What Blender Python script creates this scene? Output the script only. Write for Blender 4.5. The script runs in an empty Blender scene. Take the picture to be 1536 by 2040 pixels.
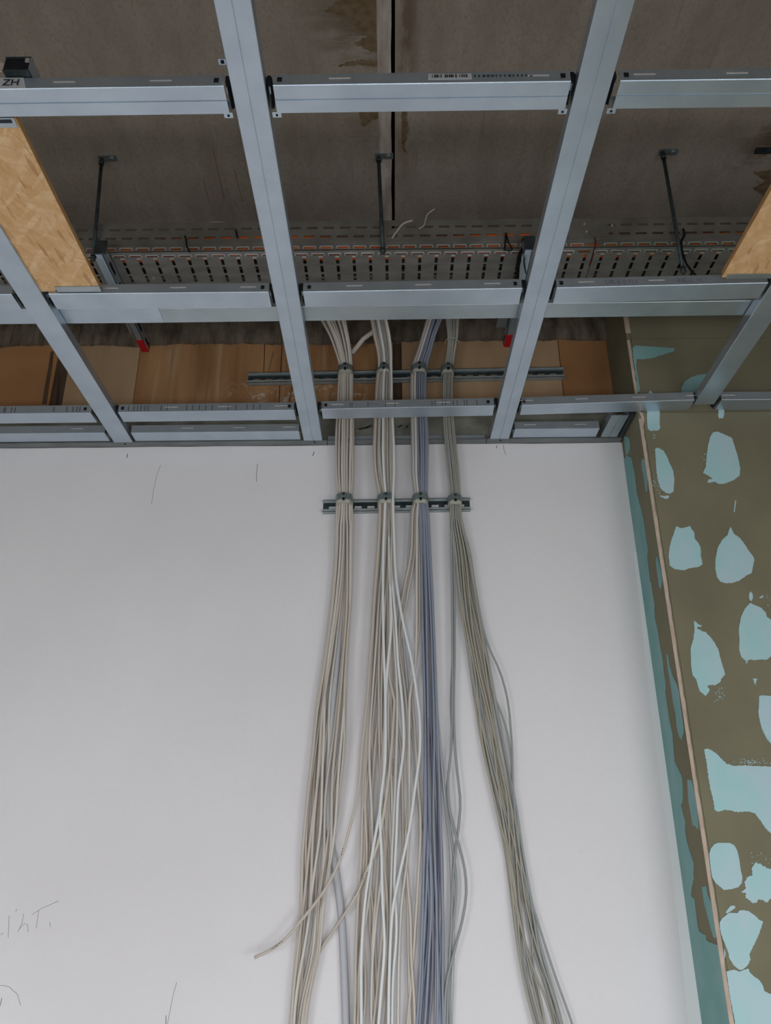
import bpy, math, random
import numpy as np
from mathutils import Vector
random.seed(7)
SC = bpy.context.scene
COL = SC.collection

# ------------------------------------------------------------------ camera
CAM_Z = 1.55
FPX, ROLL = 1620.0, -0.006
PITCH = math.atan(711 / 1620.0)
YAW = -0.00678
_cp, _sp = math.cos(PITCH), math.sin(PITCH)
FW = np.array([math.sin(YAW) * _cp, math.cos(YAW) * _cp, _sp])
_R0 = np.array([math.cos(YAW), -math.sin(YAW), 0.0])
_U0 = np.cross(_R0, FW)
RT = _R0 * math.cos(ROLL) + _U0 * math.sin(ROLL)
UP = -_R0 * math.sin(ROLL) + _U0 * math.cos(ROLL)
cam_d = bpy.data.cameras.new('camera')
cam = bpy.data.objects.new('camera', cam_d)
COL.objects.link(cam)
from mathutils import Matrix
cam.matrix_world = Matrix(((RT[0], UP[0], -FW[0], 0), (RT[1], UP[1], -FW[1], 0),
                           (RT[2], UP[2], -FW[2], CAM_Z), (0, 0, 0, 1)))
cam_d.sensor_fit = 'HORIZONTAL'
cam_d.sensor_width = 36.0
cam_d.lens = FPX / 1536 * 36.0
cam_d.clip_start = 0.02
SC.camera = cam

# ------------------------------------------------------------------ world, light, exposure
w = bpy.data.worlds.new('overcast_sky')
SC.world = w
w.use_nodes = True
bg = w.node_tree.nodes['Background']
bg.inputs[0].default_value = (0.80, 0.88, 1.0, 1)
bg.inputs[1].default_value = 1.0


def area(name, loc, rot, sx, sy, power, col):
    l = bpy.data.lights.new(name, 'AREA')
    l.shape = 'RECTANGLE'
    l.size, l.size_y, l.energy, l.color = sx, sy, power, col
    o = bpy.data.objects.new(name, l)
    o.location, o.rotation_euler = loc, rot
    COL.objects.link(o)
    return o


# daylight entering through the three tall windows of the rear wall
for k, wx in enumerate((-1.9, 0.0, 1.75)):
    area('window_daylight', (wx, -0.95, 0.85), (math.radians(54), 0, 0), 1.2, 1.3, 37, (0.905, 0.945, 1.0))
SC.view_settings.view_transform = 'Standard'
SC.view_settings.look = 'None'
SC.view_settings.gamma = 1
SC.view_settings.use_curve_mapping = False
SC.view_settings.exposure = 0.0

# ------------------------------------------------------------------ pixel to plane helpers (survey of the photograph)
C0 = np.array([0, 0, CAM_Z])


def ray(x, y):
    d = (x - 768) * RT - (y - 1020) * UP + FPX * FW
    return d / d[1]


def onY(x, y, Y):
    return C0 + ray(x, y) * Y


def onZ(x, y, Z):
    d = ray(x, y)
    return C0 + d * ((Z - CAM_Z) / d[2])


def onX(x, y, X):
    d = ray(x, y)
    return C0 + d * (X / d[0])


# main dimensions
WALL = 2.314                 # face of the white lining
BROWN = 2.334                # face of the brown panels above
H = CAM_Z + 1.2537           # underside of the ceiling grid
SLAB = CAM_Z + 1.93
TRAY = CAM_Z + 1.60
GREEN_Y, RET_X = 2.125, 0.746


# ------------------------------------------------------------------ materials
def lin(c):
    return tuple(((v / 255) / 12.92 if v / 255 <= 0.04045 else ((v / 255 + 0.055) / 1.055) ** 2.4) for v in c) + (1,)


def mat(name, col, rough=0.7, metal=0.0, col2=None, scale=(8, 8, 8), detail=4, lo=0.35, hi=0.65, bump=0.0, bscale=60, spec=0.3):
    m = bpy.data.materials.new(name)
    m.use_nodes = True
    nt = m.node_tree
    b = nt.nodes['Principled BSDF']
    b.inputs['Roughness'].default_value = rough
    b.inputs['Metallic'].default_value = metal
    b.inputs['Specular IOR Level'].default_value = spec
    b.inputs['Base Color'].default_value = lin(col)
    tc = nt.nodes.new('ShaderNodeTexCoord')
    if col2 is not None:
        mp = nt.nodes.new('ShaderNodeMapping')
        mp.inputs['Scale'].default_value = scale
        nt.links.new(tc.outputs['Object'], mp.inputs['Vector'])
        n = nt.nodes.new('ShaderNodeTexNoise')
        n.inputs['Scale'].default_value = 1
        n.inputs['Detail'].default_value = detail
        nt.links.new(mp.outputs[0], n.inputs['Vector'])
        r = nt.nodes.new('ShaderNodeValToRGB')
        r.color_ramp.elements[0].position, r.color_ramp.elements[1].position = lo, hi
        r.color_ramp.elements[0].color, r.color_ramp.elements[1].color = lin(col), lin(col2)
        nt.links.new(n.outputs['Fac'], r.inputs[0])
        nt.links.new(r.outputs[0], b.inputs['Base Color'])
        m['last'] = r.name
    if bump:
        n2 = nt.nodes.new('ShaderNodeTexNoise')
        n2.inputs['Scale'].default_value = bscale
        n2.inputs['Detail'].default_value = 4
        nt.links.new(tc.outputs['Object'], n2.inputs['Vector'])
        bp = nt.nodes.new('ShaderNodeBump')
        bp.inputs['Strength'].default_value = bump
        bp.inputs['Distance'].default_value = 0.01
        nt.links.new(n2.outputs['Fac'], bp.inputs['Height'])
        nt.links.new(bp.outputs[0], b.inputs['Normal'])
    return m


def overlay(m, col, scale, lo, hi, mask=None, detail=5, amount=1.0, offset=(0, 0, 0)):
    """mix a second noise pattern of colour COL over the material; MASK = list of (axis, a, b, c, d) trapezoids in object space"""
    nt = m.node_tree
    b = nt.nodes['Principled BSDF']
    src = b.inputs['Base Color'].links[0].from_socket if b.inputs['Base Color'].links else None
    tc = nt.nodes.new('ShaderNodeTexCoord')
    mp = nt.nodes.new('ShaderNodeMapping')
    mp.inputs['Scale'].default_value = scale
    mp.inputs['Location'].default_value = offset
    nt.links.new(tc.outputs['Object'], mp.inputs['Vector'])
    n = nt.nodes.new('ShaderNodeTexNoise')
    n.inputs['Scale'].default_value = 1
    n.inputs['Detail'].default_value = detail
    n.inputs['Roughness'].default_value = 0.65
    nt.links.new(mp.outputs[0], n.inputs['Vector'])
    mr = nt.nodes.new('ShaderNodeMapRange')
    mr.inputs['From Min'].default_value, mr.inputs['From Max'].default_value = lo, hi
    mr.inputs['To Max'].default_value = amount
    nt.links.new(n.outputs['Fac'], mr.inputs['Value'])
    fac = mr.outputs[0]
    if mask:
        sp = nt.nodes.new('ShaderNodeSeparateXYZ')
        nt.links.new(tc.outputs['Object'], sp.inputs[0])
        for ax, a, bb, c, d in mask:
            r = nt.nodes.new('ShaderNodeValToRGB')
            lo_, hi_ = a - 0.001, d + 0.001
            k = nt.nodes.new('ShaderNodeMapRange')
            k.inputs['From Min'].default_value, k.inputs['From Max'].default_value = lo_, hi_
            nt.links.new(sp.outputs[ax], k.inputs['Value'])
            cr = r.color_ramp
            cr.elements[0].position, cr.elements[0].color = 0.0, (0, 0, 0, 1)
            cr.elements[1].position, cr.elements[1].color = 1.0, (0, 0, 0, 1)
            for q in (bb, c):
                e = cr.elements.new((q - lo_) / (hi_ - lo_))
                e.color = (1, 1, 1, 1)
            nt.links.new(k.outputs[0], r.inputs[0])
            mu = nt.nodes.new('ShaderNodeMath')
            mu.operation = 'MULTIPLY'
            nt.links.new(fac, mu.inputs[0])
            nt.links.new(r.outputs[0], mu.inputs[1])
            fac = mu.outputs[0]
    mx = nt.nodes.new('ShaderNodeMix')
    mx.data_type = 'RGBA'
    nt.links.new(fac, mx.inputs[0])
    if src:
        nt.links.new(src, mx.inputs[6])
    else:
        mx.inputs[6].default_value = b.inputs['Base Color'].default_value
    mx.inputs[7].default_value = lin(col)
    nt.links.new(mx.outputs[2], b.inputs['Base Color'])
    return m


M = {}
M['zinc'] = mat('galvanised_sheet', (200, 213, 224), 0.36, 0.82, (190, 203, 215), (14, 14, 14), bump=0.03, bscale=180)
M['zinc_dull'] = mat('dull_galvanised_sheet', (190, 202, 206), 0.38, 0.85, (176, 188, 192), (10, 10, 10))
M['zinc_tray'] = mat('tray_sheet', (158, 155, 148), 0.48, 0.6, (136, 133, 126), (12, 30, 12))
M['mint'] = mat('mint_tinted_zinc', (186, 216, 200), 0.4, 0.4)
M['zinc_edge'] = mat('grey_edge_zinc', (140, 144, 144), 0.45, 0.7, (124, 128, 128), (8, 8, 8))
M['zinc_bright'] = mat('bright_zinc', (225, 228, 226), 0.35, 0.5)
M['zinc_dark'] = mat('dark_zinc', (88, 98, 100), 0.45, 0.7, (70, 78, 80), (40, 40, 40))
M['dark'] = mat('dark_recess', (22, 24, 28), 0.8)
M['black'] = mat('black_plastic', (20, 20, 22), 0.5)
M['slab'] = mat('precast_concrete', (152, 140, 127), 0.9, 0, (165, 153, 140), (14, 4, 14), bump=0.25, bscale=70)
overlay(M['slab'], (108, 98, 88), (70, 3.2, 1), 0.58, 0.78, amount=0.45)
overlay(M['slab'], (180, 168, 155), (5, 4, 1), 0.5, 0.75, amount=0.35, offset=(2, 9, 0))
overlay(M['slab'], (100, 80, 52), (6, 22, 7), 0.42, 0.56, mask=[('X', -0.24, -0.06, -0.03, -0.015), ('Y', 0.6, 0.9, 1.35, 1.75)], amount=0.85, offset=(3, 1, 0))
overlay(M['slab'], (100, 74, 50), (18, 5, 7), 0.44, 0.60, mask=[('X', 0.022, 0.035, 0.06, 0.09), ('Y', 0.3, 0.9, 1.7, 1.9)], amount=0.7, offset=(1, 7, 0))
overlay(M['slab'], (96, 74, 52), (7, 20, 7), 0.48, 0.58, mask=[('X', 1.0, 1.12, 1.3, 1.4), ('Y', 1.6, 1.7, 1.85, 1.95)], amount=0.8)
overlay(M['slab'], (128, 116, 104), (160, 90, 1), 0.5, 0.62, amount=0.35, offset=(5, 5, 0))
M['stain'] = mat('brown_water_stain', (112, 92, 64), 0.9, 0, (134, 116, 92), (45, 60, 10), detail=7, lo=0.35, hi=0.7)
M['mortar'] = mat('joint_mortar', (204, 192, 180), 0.95, 0, (160, 146, 134), (40, 8, 40), bump=0.3)
M['gap'] = mat('joint_shadow', (24, 22, 20), 0.95)
M['white'] = mat('white_primed_board', (233, 229, 228), 0.8, 0, (227, 222, 221), (1.5, 1.5, 1.5), bump=0.12, bscale=55, spec=0.15)
M['tape'] = mat('joint_filler', (238, 238, 237), 0.8, 0, (230, 229, 228), (3, 3, 1.2), bump=0.06, bscale=40)
M['brown'] = mat('brown_fibre_panel', (178, 134, 92), 0.8, 0, (150, 108, 70), (16, 1, 1.6), detail=5, lo=0.35, hi=0.62, bump=0.08, bscale=50)
overlay(M['brown'], (196, 164, 132), (26, 1, 1.2), 0.52, 0.7, amount=0.7)
overlay(M['brown'], (206, 190, 178), (34, 1, 40), 0.54, 0.66, mask=[('X', -0.62, -0.45, -0.12, 0.02), ('Z', CAM_Z + 1.34, CAM_Z + 1.40, CAM_Z + 1.46, CAM_Z + 1.54)], amount=0.8)
M['brown_light'] = mat('pale_brown_panel', (178, 148, 116), 0.8, 0, (166, 134, 100), (8, 1, 2), bump=0.08)
M['brown_plain'] = mat('plain_brown_panel', (168, 122, 80), 0.85, 0, (156, 110, 70), (6, 1, 6), bump=0.08)
M['brown_dark'] = mat('dark_brown_filler', (92, 72, 56), 0.9, 0, (74, 58, 46), (30, 30, 4), bump=0.3)
M['conc'] = mat('rough_grey_concrete', (150, 148, 136), 0.95, 0, (112, 110, 98), (9, 9, 14), detail=7, bump=0.5, bscale=40)
M['conc_dark'] = mat('dark_rough_concrete', (126, 114, 98), 0.95, 0, (84, 74, 62), (26, 9, 9), detail=7, bump=0.6, bscale=40)
M['green'] = mat('green_moisture_board', (130, 124, 100), 0.85, 0, (120, 114, 92), (5, 5, 5), bump=0.05, bscale=120)
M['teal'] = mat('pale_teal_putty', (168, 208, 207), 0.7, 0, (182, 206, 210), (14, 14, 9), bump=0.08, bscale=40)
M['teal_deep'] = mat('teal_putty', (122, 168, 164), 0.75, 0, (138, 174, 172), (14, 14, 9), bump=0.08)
M['edge'] = mat('cut_gypsum_edge', (204, 184, 166), 0.9, 0, (188, 166, 148), (60, 60, 30))
M['osb'] = mat('strand_board', (236, 196, 148), 0.75, 0, (216, 170, 118), (60, 40, 20), detail=6, lo=0.3, hi=0.7, bump=0.12, bscale=90)


def strands(m, col, scale, ang, thr, amount, off):
    """elongated random flakes (Voronoi cells stretched along one direction)"""
    nt = m.node_tree
    b = nt.nodes['Principled BSDF']
    src = b.inputs['Base Color'].links[0].from_socket
    tc = nt.nodes.new('ShaderNodeTexCoord')
    rot = nt.nodes.new('ShaderNodeMapping')
    rot.inputs['Rotation'].default_value = (0, 0, ang)
    rot.inputs['Location'].default_value = off
    sc = nt.nodes.new('ShaderNodeMapping')
    sc.inputs['Scale'].default_value = scale
    v = nt.nodes.new('ShaderNodeTexVoronoi')
    v.inputs['Scale'].default_value = 1
    nt.links.new(tc.outputs['Object'], rot.inputs['Vector'])
    nt.links.new(rot.outputs[0], sc.inputs['Vector'])
    nt.links.new(sc.outputs[0], v.inputs['Vector'])
    sp = nt.nodes.new('ShaderNodeSeparateColor')
    nt.links.new(v.outputs['Color'], sp.inputs[0])
    mr = nt.nodes.new('ShaderNodeMapRange')
    mr.inputs['From Min'].default_value, mr.inputs['From Max'].default_value = thr, 1.0
    mr.inputs['To Max'].default_value = amount
    nt.links.new(sp.outputs[0], mr.inputs['Value'])
    mx = nt.nodes.new('ShaderNodeMix')
    mx.data_type = 'RGBA'
    nt.links.new(mr.outputs[0], mx.inputs[0])
    nt.links.new(src, mx.inputs[6])
    mx.inputs[7].default_value = lin(col)
    nt.links.new(mx.outputs[2], b.inputs['Base Color'])


strands(M['osb'], (206, 154, 98), (95, 16, 1), 0.5, 0.45, 0.55, (0, 0, 0))
strands(M['osb'], (248, 216, 172), (80, 14, 1), -0.7, 0.5, 0.6, (3, 1, 0))
strands(M['osb'], (222, 176, 124), (110, 22, 1), 1.3, 0.4, 0.8, (7, 5, 0))
strands(M['osb'], (168, 116, 68), (150, 26, 1), 0.1, 0.88, 0.6, (1, 8, 0))
overlay(M['osb'], (130, 84, 46), (60, 160, 20), 0.68, 0.76, amount=0.6, offset=(5, 5, 5))
M['osb_edge'] = mat('strand_board_edge', (170, 124, 76), 0.85, 0, (196, 156, 104), (20, 30, 300))
M['beige'] = mat('beige_cable_sheath', (208, 197, 184), 0.5, 0, (196, 185, 172), (3, 3, 1.3))
M['beige_b'] = mat('light_grey_cable_sheath', (212, 206, 196), 0.5)
M['whitec'] = mat('white_cable_sheath', (228, 229, 226), 0.45)
M['purple'] = mat('grey_blue_cable_sheath', (150, 157, 170), 0.5, 0, (140, 147, 162), (3, 3, 1.3))
M['purple_b'] = mat('slate_violet_cable_sheath', (132, 131, 144), 0.5)
M['olive'] = mat('olive_grey_cable_sheath', (176, 168, 150), 0.5, 0, (164, 159, 146), (3, 3, 1.3))
M['olive_b'] = mat('green_grey_cable_sheath', (156, 159, 156), 0.5)
M['greyc'] = mat('grey_cable_sheath', (186, 186, 188), 0.55)
M['orange'] = mat('orange_conduit', (214, 98, 32), 0.5)
M['red'] = mat('red_plastic_cap', (178, 24, 30), 0.4)
M['red_dark'] = mat('dull_red', (110, 34, 28), 0.6)
M['cradle'] = mat('ivory_plastic', (186, 184, 168), 0.5)
M['rail'] = mat('rail_steel', (170, 180, 180), 0.45, 0.35, (156, 166, 166), (50, 50, 50))
M['clampm'] = mat('clamp_steel', (140, 150, 148), 0.4, 0.5, (122, 132, 130), (50, 50, 50))
M['pencil'] = mat('graphite_line', (112, 108, 110), 0.7)
M['pencil_d'] = mat('dark_pencil_line', (52, 52, 66), 0.7)
M['ink'] = mat('printed_ink', (66, 62, 62), 0.8)
M['ink_pale'] = mat('faded_print', (112, 112, 122), 0.8)
M['sticker'] = mat('white_sticker', (190, 192, 190), 0.7)
M['dash'] = mat('pale_highlight_metal', (196, 186, 178), 0.4, 0.3)  # pale tone paints the highlight on the embossed slots; bolts share it
M['floor'] = mat('cement_screed', (150, 147, 142), 0.85, 0, (134, 131, 126), (3, 3, 3), bump=0.2)
M['plaster'] = mat('grey_white_plaster', (205, 203, 198), 0.9, 0, (196, 194, 189), (2, 2, 2), bump=0.15)
M['winframe'] = mat('white_window_frame', (225, 226, 226), 0.4)


# ------------------------------------------------------------------ mesh helpers
class MB:
    def __init__(s):
        s.v, s.f, s.sm = [], [], []

    def add(s, vs, fs, smooth=False):
        n = len(s.v)
        s.v += [tuple(float(c) for c in p) for p in vs]
        s.f += [tuple(i + n for i in f) for f in fs]
        s.sm += [smooth] * len(fs)
        return s

    def box(s, a, b):
        x0, y0, z0 = (min(a[i], b[i]) for i in range(3))
        x1, y1, z1 = (max(a[i], b[i]) for i in range(3))
        return s.add([(x0, y0, z0), (x1, y0, z0), (x1, y1, z0), (x0, y1, z0), (x0, y0, z1), (x1, y0, z1), (x1, y1, z1), (x0, y1, z1)],
                     [(0, 3, 2, 1), (4, 5, 6, 7), (0, 1, 5, 4), (1, 2, 6, 5), (2, 3, 7, 6), (3, 0, 4, 7)])

    def prism(s, poly, vec, smooth=False):
        """closed polygon (list of 3D points) extruded by vec"""
        n = len(poly)
        a = [np.array(p, float) for p in poly]
        b = [p + np.array(vec, float) for p in a]
        fs = [tuple(range(n))[::-1], tuple(range(n, 2 * n))]
        fs += [(i, (i + 1) % n, (i + 1) % n + n, i + n) for i in range(n)]
        return s.add(a + b, fs)

    def obox(s, c, ax, ay, az):
        """box from centre and three half-axis vectors"""
        c, ax, ay, az = (np.array(q, float) for q in (c, ax, ay, az))
        vs = [c + i * ax + j * ay + k * az for k in (-1, 1) for i, j in ((-1, -1), (1, -1), (1, 1), (-1, 1))]
        return s.add(vs, [(0, 3, 2, 1), (4, 5, 6, 7), (0, 1, 5, 4), (1, 2, 6, 5), (2, 3, 7, 6), (3, 0, 4, 7)])

    def tube(s, pts, r, n=6, caps=True):
        P = [np.array(p, float) for p in pts]
        T = [P[min(i + 1, len(P) - 1)] - P[max(i - 1, 0)] for i in range(len(P))]
        T = [t / (np.linalg.norm(t) + 1e-12) for t in T]
        ref = np.array([0, 1.0, 0]) if abs(T[0][1]) < 0.9 else np.array([1.0, 0, 0])
        vs, fs = [], []
        u = np.cross(T[0], ref)
        u /= np.linalg.norm(u)
        for i, (p, t) in enumerate(zip(P, T)):
            u = u - t * (u @ t)
            u /= np.linalg.norm(u) + 1e-12
            v = np.cross(t, u)
            rr = r[i] if hasattr(r, '__len__') else r
            for k in range(n):
                a = 2 * math.pi * k / n
                vs.append(p + (u * math.cos(a) + v * math.sin(a)) * rr)
        for i in range(len(P) - 1):
            for k in range(n):
                fs.append((i * n + k, i * n + (k + 1) % n, (i + 1) * n + (k + 1) % n, (i + 1) * n + k))
        s.add(vs, fs, True)
        if caps:
            m = len(s.v) - len(vs)
            s.f.append(tuple(m + k for k in range(n))[::-1])
            s.f.append(tuple(m + (len(P) - 1) * n + k for k in range(n)))
            s.sm += [False, False]
        return s

    def bar(s, p0, p1, prof):
        """profile (list of (across, up)) swept from p0 to p1 (horizontal direction)"""
        p0, p1 = np.array(p0, float), np.array(p1, float)
        d = p1 - p0
        d /= np.linalg.norm(d)
        ac = np.cross(d, (0, 0, 1.0))
        ac /= np.linalg.norm(ac)
        up = np.cross(ac, d)
        poly = [p0 + ac * a + up * h for a, h in prof]
        return s.prism(poly, p1 - p0)

    def build(s, name, m, parent=None, shared=None):
        me = bpy.data.meshes.new(name)
        me.from_pydata(s.v, [], s.f)
        me.materials.append(m)
        me.polygons.foreach_set('use_smooth', s.sm)
        me.update()
        import bmesh
        bm = bmesh.new()
        bm.from_mesh(me)
        bmesh.ops.recalc_face_normals(bm, faces=bm.faces)
        bm.to_mesh(me)
        bm.free()
        return link(name, me, parent)


def link(name, me, parent=None, loc=None):
    o = bpy.data.objects.new(name, me)
    COL.objects.link(o)
    if parent is not None:
        o.parent = parent
    if loc is not None:
        o.location = loc
    return o


def tag(o, label=None, cat=None, group=None, kind=None):
    for k, v in (('label', label), ('category', cat), ('group', group), ('kind', kind)):
        if v:
            o[k] = v
    return o


def empty(name, loc=(0, 0, 0)):
    # empties stay at the origin of the world axes so that children keep world coordinates
    o = bpy.data.objects.new(name, None)
    o.empty_display_size = 0.05
    COL.objects.link(o)
    return o


def smooth_interp(xs, ys, q):
    """cubic Hermite through (xs, ys), linear beyond the ends"""
    xs, ys = np.array(xs, float), np.array(ys, float)
    q = np.atleast_1d(np.array(q, float))
    m = np.gradient(ys, xs)
    k = np.clip(np.searchsorted(xs, q) - 1, 0, len(xs) - 2)
    h = xs[k + 1] - xs[k]
    t = (q - xs[k]) / h
    out = ((2 * t**3 - 3 * t**2 + 1) * ys[k] + (t**3 - 2 * t**2 + t) * h * m[k]
           + (-2 * t**3 + 3 * t**2) * ys[k + 1] + (t**3 - t**2) * h * m[k + 1])
    s0 = (ys[1] - ys[0]) / (xs[1] - xs[0])
    s1 = (ys[-1] - ys[-2]) / (xs[-1] - xs[-2])
    out = np.where(q < xs[0], ys[0] + (q - xs[0]) * s0, out)
    out = np.where(q > xs[-1], ys[-1] + (q - xs[-1]) * s1, out)
    return out


def ragged(P, amp, n):
    """subdivide a closed 2D outline and shake it"""
    out = []
    for i in range(len(P)):
        a, b = np.array(P[i], float), np.array(P[(i + 1) % len(P)], float)
        ln = np.linalg.norm(b - a)
        k = max(1, int(ln / n))
        nrm = np.array([-(b - a)[1], (b - a)[0]]) / (ln + 1e-9)
        for j in range(k):
            p = a + (b - a) * j / k
            if j:
                p = p + nrm * random.uniform(-amp, amp)
            out.append(tuple(p))
    return out


def text_mesh(body, size, depth=0.0003):
    cu = bpy.data.curves.new('lettering', 'FONT')
    cu.body, cu.size, cu.extrude = body, size, depth
    cu.align_x = 'CENTER'
    cu.align_y = 'CENTER'
    cu.resolution_u = 2
    t = bpy.data.objects.new('lettering', cu)
    COL.objects.link(t)
    dg = bpy.context.evaluated_depsgraph_get()
    me = bpy.data.meshes.new_from_object(t.evaluated_get(dg))
    bpy.data.objects.remove(t)
    bpy.data.curves.remove(cu)
    return me


# ================================================================== STRUCTURE
# floor and side walls (behind and beside the photographer)
tag(MB().box((-3.1, -1.2, -0.1), (2.7, 2.7, 0)).build('floor', M['floor']), kind='structure')
tag(MB().box((-3.1, -1.2, 0), (-3.0, 2.7, SLAB)).build('wall_left', M['plaster']), kind='structure')
rear = MB()
xs = [-3.0, -2.5, -1.3, -0.6, 0.6, 1.15, 2.35, 2.7]
for i in range(7):
    if i % 2 == 0:
        rear.box((xs[i], -1.2, 0), (xs[i + 1], -1.1, SLAB))
    else:
        rear.box((xs[i], -1.2, 0), (xs[i + 1], -1.1, 0.15))
        rear.box((xs[i], -1.2, 1.45), (xs[i + 1], -1.1, SLAB))
tag(rear.build('wall_rear', M['plaster']), kind='structure')
for n_, i in enumerate((1, 3, 5)):
    a, b = xs[i], xs[i + 1]
    f = MB()
    for q in (a, (a + b) / 2 - 0.03, b - 0.06):
        f.box((q, -1.19, 0.15), (q + 0.06, -1.13, 1.45))
    for z in (0.15, 1.39):
        f.box((a, -1.19, z), (b, -1.13, z + 0.06))
    tag(f.build('window_%d' % (n_ + 1), M['winframe']), kind='structure')

# ceiling: precast slab planks with an open joint
ceil = tag(MB().box((-3.1, -1.2, SLAB + 0.06), (2.8, 2.7, SLAB + 0.2)).build('ceiling', M['gap']), kind='structure')
J0, J1 = 0.012, 0.022
for a, b in ((-3.1, -1.19), (-1.18, J0 - 0.035), (J1, 1.215), (1.225, 2.8)):
    MB().box((a, -1.2, SLAB), (b, 2.7, SLAB + 0.06)).build('slab_panel', M['slab'], ceil)
# rough mortar edge left of the joint, with a wavy outline
mo = MB()
n = 60
L = []
for i in range(n + 1):
    y = -1.15 + 3.6 * i / n
    L.append((J0 + 0.0012 * math.sin(i * 1.7), y))
poly = [(J0 - 0.036, -1.15, SLAB - 0.0015)] + [(x, y, SLAB - 0.0015) for x, y in L] + [(J0 - 0.036, 2.45, SLAB - 0.0015)]
mo.prism(poly, (0, 0, 0.05))
mo.build('joint_mortar', M['mortar'], ceil)

# brown water stains and thin cracks on the slab
Z2 = 2.4


def on_slab(pts, amp, name, m, dz=0.0008):
    Q = ragged(pts, amp, 2.5) if amp else pts
    P = [onZ(x, y, SLAB - dz) for x, y in Q]
    return MB().prism([(p[0], p[1], SLAB - dz) for p in P], (0, 0, 0.0006)).build(name, M[m], ceil)


def Z(pts, ox=400, oy=0):
    return [(ox + u / Z2, oy + v / Z2) for u, v in pts]


random.seed(21)
on_slab(Z([(590, 55), (640, 20), (700, -20), (880, -20), (893, 60), (886, 130), (896, 190), (905, 262), (860, 265), (800, 238), (730, 212), (772, 185), (815, 172), (760, 150), (700, 135), (758, 112), (716, 80), (650, 72)]), 2.2, 'water_stain', 'stain')
on_slab(Z([(655, 318), (700, 296), (780, 288), (895, 296), (890, 320), (820, 318), (750, 312)]), 1.6, 'water_stain', 'stain')
on_slab(Z([(745, 520), (890, 520), (882, 566), (820, 572), (800, 592), (775, 612), (768, 580)]), 1.8, 'water_stain', 'stain')
on_slab(Z([(960, 530), (985, 530), (990, 620), (975, 700), (985, 735), (965, 720), (958, 640)]), 1.2, 'water_stain', 'stain')
on_slab([(1500, 343), (1545, 338), (1600, 350), (1600, 410), (1530, 398), (1500, 375), (1525, 362)], 1.5, 'water_stain', 'stain')
for cpts in (((970, 850), (1000, 965)), ((1015, 700), (1045, 830), (1072, 955)), ((1120, 810), (1140, 890), (1162, 965))):
    c_ = [(u / Z2, v / Z2) for u, v in cpts]
    on_slab([(x - 0.5, y) for x, y in c_] + [(x + 0.5, y) for x, y in reversed(c_)], 0, 'fine_crack', 'stain')

# back wall: core, white lining below the grid, brown panels and concrete bands above it
back = tag(MB().box((-3.1, BROWN + 0.03, 0), (2.7, BROWN + 0.2, SLAB)).build('wall_back', M['conc_dark']), kind='structure')
lin_top = MB()
xl, xr = -3.0, RET_X + 0.004
top = []
for i in range(41):
    x = xl + (xr - xl) * i / 40
    top.append((x, WALL, H - 0.001 + random.uniform(-0.0015, 0.0005)))
lin_top.prism([(xl, WALL, 0), (xr, WALL, 0)] + top[::-1], (0, 0.02, 0))
lin_top.build('white_lining', M['white'], back)
# smoothed joint strip near the corner
pts = [(1262, 1100), (1275, 1200), (1296, 1400), (1330, 1650), (1352, 1850), (1372, 2040), (1400, 2300)]
e_ = [onY(x, y, WALL) for x, y in pts]
pl = [(p[0], WALL - 0.0008, p[2]) for p in e_] + [(RET_X + 0.003, WALL - 0.0008, e_[-1][2]), (RET_X + 0.003, WALL - 0.0008, e_[0][2])]
MB().prism(pl, (0, 0.0012, 0)).build('joint_strip', M['tape'], back)
# concrete band under the brown panels, and the rough one over them
MB().box((-3.0, BROWN - 0.004, H - 0.01), (RET_X, BROWN + 0.03, CAM_Z + 1.395)).build('concrete_band', M['conc'], back)
tb = MB()
n = 240
j = 0
for i in range(n):
    a = -2.2 + (RET_X + 2.2) * i / n
    b = -2.2 + (RET_X + 2.2) * (i + 1) / n
    j = 0.86 * j + random.uniform(-0.003, 0.003)
    k = random.uniform(0, 0.004)
    tb.box((a, BROWN - 0.012 - k, CAM_Z + 1.66 + j), (b, BROWN + 0.03, CAM_Z + 1.93))
tag(tb.build('rough_concrete_edge', M['conc_dark'], back), kind='stuff')
zb0, zb1 = CAM_Z + 1.385, CAM_Z + 1.672


def bx(px, py=760):
    return onY(px, py, BROWN)[0]


cuts = [(-3.0, bx(106), 'brown_plain'), (bx(132), bx(270.5), 'brown_light'), (bx(271.5), bx(557.5), 'brown'), (bx(559), bx(783), 'brown'),
        (bx(801), bx(1119), 'brown_light'), (bx(1120.5), RET_X, 'brown_plain')]
for a, b, mm in cuts:
    j = random.uniform(0, 0.002)
    MB().box((a, BROWN - j, zb0), (b, BROWN + 0.02, zb1)).build('brown_panel', M[mm], back)
for a, b in ((bx(106), bx(132)), (bx(783), bx(801))):
    MB().box((a, BROWN + 0.010, zb0), (b, BROWN + 0.022, zb1)).build('dark_filler_strip', M['brown_dark'], back)
# cracks and run marks on the brown panels
for pts, wd in (([(88, 805), (93, 770), (100, 730), (104, 700)], 4.5), ([(110, 805), (112, 770), (113, 740)], 2.0),
                ([(528, 668), (527, 700), (525, 748)], 1.0), ([(582, 770), (578, 790), (576, 803)], 1.0), ([(545, 700), (535, 740)], 0.5)):
    P = [onY(x, y, BROWN - 0.0025) for x, y in pts]
    hw = wd / 620
    q = [(p[0] - hw * (1 - 0.4 * i / len(P)), p[1], p[2]) for i, p in enumerate(P)] + [(p[0] + hw * (1 - 0.4 * i / len(P)), p[1], p[2]) for i, p in reversed(list(enumerate(P)))]
    MB().prism(q, (0, 0.001, 0)).build('run_mark', M['brown_dark'], back)
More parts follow.
